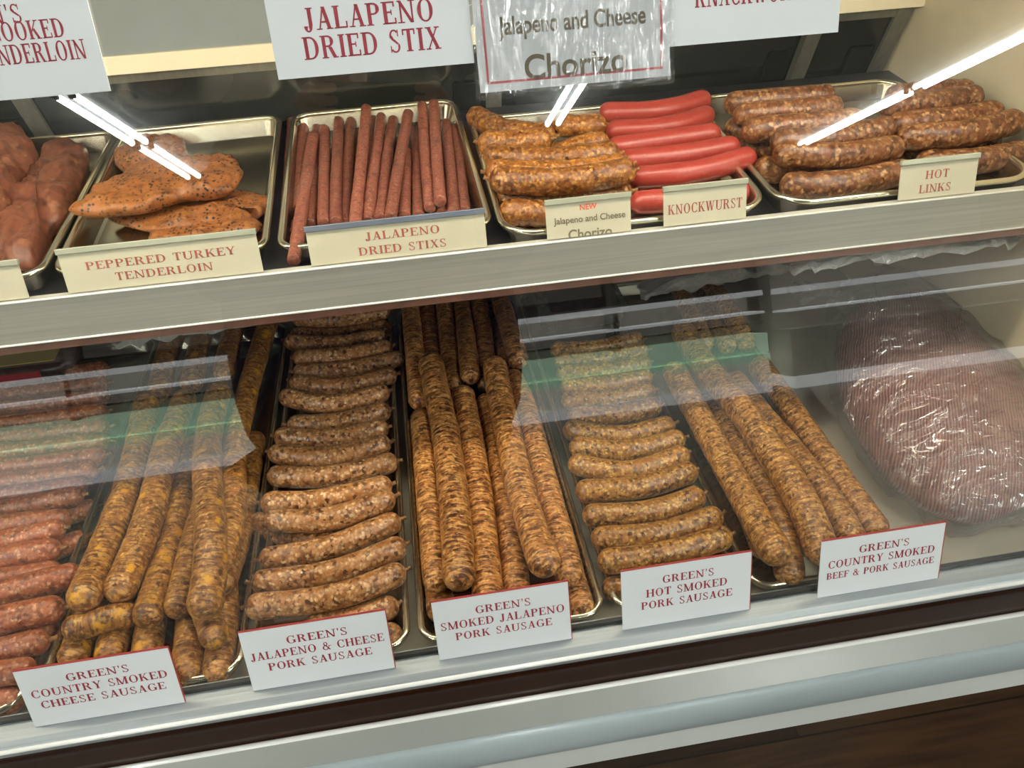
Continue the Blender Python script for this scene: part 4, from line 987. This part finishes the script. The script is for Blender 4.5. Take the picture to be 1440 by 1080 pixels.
hang('hanging_sign', 'white sign reading knackwurst, right of the sleeved chorizo sign', (934, 65), (1176, 47), .15, .08,
     [('KNACKWURST', (1057, -10), 30, 162, 'serif')], lift=.0016)
root, w, h = hang('hanging_sign', 'red bordered chorizo sign in a shiny clear plastic sleeve', (675, 130), (939, 108), .15, .09,
     [('Jalapeno and Cheese', (803, 29), 25, 206, 'sans'), ('Chorizo', (808, 89), 34, 143, 'sans')], lift=.004, border=flat('pink_red_border', 'c25a5c', .6))
bm = bmesh.new()
NX, NY = 40, 24
gv = [[bm.verts.new((-.004+(w+.008)*i/NX, -.006+(h+.012)*j/NY, .0022+.0008*noise.noise(Vector((i*.35, j*.16, 2))))) for i in range(NX+1)] for j in range(NY+1)]
for j in range(NY):
    for i in range(NX): bm.faces.new((gv[j][i], gv[j][i+1], gv[j+1][i+1], gv[j+1][i]))
bmesh.ops.solidify(bm, geom=bm.faces[:], thickness=.0004)
mesh_obj('plastic_sleeve', bm, M['sleeve'], root, True, world=Matrix.Identity(4))

# ================================================================== THE PHOTOGRAPHER (seen only as a reflection)
M['navy'] = flat('navy_cloth', '1c2454', .85, noise_amt=.1, nscale=40)
M['skin'] = flat('skin', 'b98468', .5, noise_amt=.05, nscale=20)
M['hair'] = flat('dark_hair', '2a1f18', .6, noise_amt=.2, nscale=80)
M['trouser'] = flat('dark_trousers', '22242c', .85)
M['shoe'] = flat('white_shoe', 'd0cfc9', .5); M['eye'] = flat('eye_dark', '201812', .2)
px, py = -.118, -.37
per = empty('person', (px, py, 0), 'person in a navy top holding a phone, mirrored dark in the glass', 'person')
def skin(name, mat, verts, edges, root=0, sub=2):
    me = bpy.data.meshes.new(name); me.from_pydata([v[:3] for v in verts], edges, []); me.materials.append(mat)
    o = bpy.data.objects.new(name, me); COL.objects.link(o)
    sm = o.modifiers.new('skin', 'SKIN'); sm.use_smooth_shade = True
    for i, v in enumerate(verts):
        r = v[3] if hasattr(v[3], '__len__') else (v[3], v[3]); me.skin_vertices[0].data[i].radius = r
    me.skin_vertices[0].data[root].use_root = True
    s = o.modifiers.new('sub', 'SUBSURF'); s.levels = sub; s.render_levels = sub
    o.parent = per; o.matrix_parent_inverse = per.matrix_basis.inverted(); return o
def V_(x, y, z, r): return (px+x, py+y, z, r)
hl, hr = Vector((-.085, -.035, 1.43)), Vector((.085, -.06, 1.42))    # wrists near the phone (world)
body = [V_(0, 0, .98, (.12, .10)), V_(0, 0, 1.12, (.13, .09)), V_(0, -.01, 1.32, (.15, .10)), V_(0, -.01, 1.46, (.10, .075)), V_(0, .01, 1.54, .055), V_(0, .035, 1.60, .062), V_(0, .045, 1.67, (.072, .09)), V_(0, .035, 1.75, (.06, .075)),
        V_(-.21, -.01, 1.44, .055), V_(-.29, .05, 1.20, .045), (-.125, -.11, 1.365, .030), (hl.x, hl.y-.02, hl.z, .026),
        V_(.21, -.01, 1.44, .055), V_(.29, .05, 1.20, .045), (.125, -.12, 1.36, .030), (hr.x, hr.y-.02, hr.z, .026),
        V_(-.10, 0, .90, .09), V_(-.12, .02, .50, .06), V_(-.13, -.02, .09, .042), V_(.10, 0, .90, .09), V_(.12, .02, .50, .06), V_(.13, -.02, .09, .042)]
be = [(0, 1), (1, 2), (2, 3), (3, 4), (4, 5), (5, 6), (6, 7), (3, 8), (8, 9), (9, 10), (10, 11), (3, 12), (12, 13), (13, 14), (14, 15), (0, 16), (16, 17), (17, 18), (0, 19), (19, 20), (20, 21)]
skin('body', M['skin'], body, be)
tv = [V_(0, 0, .72, (.33, .19)), V_(0, 0, 1.06, (.34, .19)), V_(0, -.01, 1.30, (.33, .18)), V_(0, -.01, 1.45, (.20, .11)), V_(0, .0, 1.51, (.075, .07)),
      V_(-.22, -.01, 1.44, .085), V_(-.30, .05, 1.20, .075), (-.16, -.16, 1.33, .055), V_(.22, -.01, 1.44, .085), V_(.30, .05, 1.20, .075), (.16, -.17, 1.32, .055)]
skin('shirt', M['navy'], tv, [(0, 1), (1, 2), (2, 3), (3, 4), (3, 5), (5, 6), (6, 7), (3, 8), (8, 9), (9, 10)])
skin('trousers', M['trouser'], [V_(0, 0, .94, (.28, .17)), V_(-.11, 0, .80, .16), V_(-.12, .02, .50, .095), V_(-.13, -.02, .12, .075), V_(.11, 0, .80, .16), V_(.12, .02, .50, .095), V_(.13, -.02, .12, .075)], [(0, 1), (1, 2), (2, 3), (0, 4), (4, 5), (5, 6)])
for s in (-1, 1): skin('shoe', M['shoe'], [V_(.13*s, -.06, .055, (.045, .05)), V_(.135*s, .05, .05, (.048, .045)), V_(.145*s, .17, .04, (.045, .034)), V_(.145*s, .21, .035, (.03, .026))], [(0, 1), (1, 2), (2, 3)], 1)
skin('hair', M['hair'], [V_(0, -.02, 1.66, (.085, .07)), V_(0, -.01, 1.74, (.085, .085)), V_(0, .04, 1.80, (.075, .07)), V_(0, .09, 1.79, (.06, .035))], [(0, 1), (1, 2), (2, 3)], 1)
def ell(name, mat, c, r, seg=12):
    bm = bmesh.new(); bmesh.ops.create_uvsphere(bm, u_segments=seg, v_segments=8, radius=1)
    for v in bm.verts: v.co = Vector((v.co.x*r[0], v.co.y*r[1], v.co.z*r[2]))+Vector(c)
    return mesh_obj(name, bm, mat, per, True)
for s in (-1, 1):
    ell('eye', M['eye'], (px+.033*s, py+.126, 1.685), (.014, .008, .008)); ell('ear', M['skin'], (px+.083*s, py+.03, 1.67), (.012, .022, .033))
ell('nose', M['skin'], (px, py+.142, 1.655), (.014, .02, .022)); ell('mouth', flat('lips', '8f5148', .5), (px, py+.125, 1.618), (.026, .008, .007))
# phone, just behind the viewpoint, lens side to the case
ph = Matrix(((right.x, up.x, -fwd.x, 0), (right.y, up.y, -fwd.y, 0), (right.z, up.z, -fwd.z, CAM_H), (0, 0, 0, 1)))
pr = empty('smartphone', (0, 0, CAM_H-.03), 'dark phone held up by the person mirrored in the glass', 'phone')
boxes('phone_body', M['black_plastic'], pr, (-.118, .042, -.058, .018, .006, .0145), mtx=ph, bev=.002)
boxes('screen', M['gasket'], pr, (-.113, .037, -.054, .014, .0146, .0152), mtx=ph)
for s, w0 in ((-1, hl), (1, hr)):
    gx = -.118 if s < 0 else .042                       # short edges of the phone
    def pt(x, y, z): return tuple(ph @ Vector((x, y, z)))
    palm = pt(gx+s*.028, -.035, .040); wr = (w0.x, w0.y-.02, w0.z)
    vv = [(*wr, .026), (*palm, (.034, .018)), (*pt(gx+s*.020, -.015, .035), (.030, .014))]; ee = [(0, 1), (1, 2)]
    for k, yy in enumerate((.012, -.008, -.027, -.046)):
        a = len(vv); ln = (.95, 1.0, .96, .8)[k]
        vv += [(*pt(gx+s*.016, yy, .022), .0095), (*pt(gx+s*.010, yy, .000), .0088), (*pt(gx-s*.012*ln, yy+.002, -.003), .0078), (*pt(gx-s*.020*ln, yy+.003, .001), .007)] if s < 0 or k < 4 else []
        ee += [(2 if k < 2 else 1, a), (a, a+1), (a+1, a+2), (a+2, a+3)]
    a = len(vv); vv += [(*pt(gx+s*.012, -.052, .036), .0115), (*pt(gx-s*.006, -.045, .030), .0100), (*pt(gx-s*.022, -.034, .026), .0085)]; ee += [(1, a), (a, a+1), (a+1, a+2)]
    skin('hand', M['skin'], vv, ee, 0, 1)
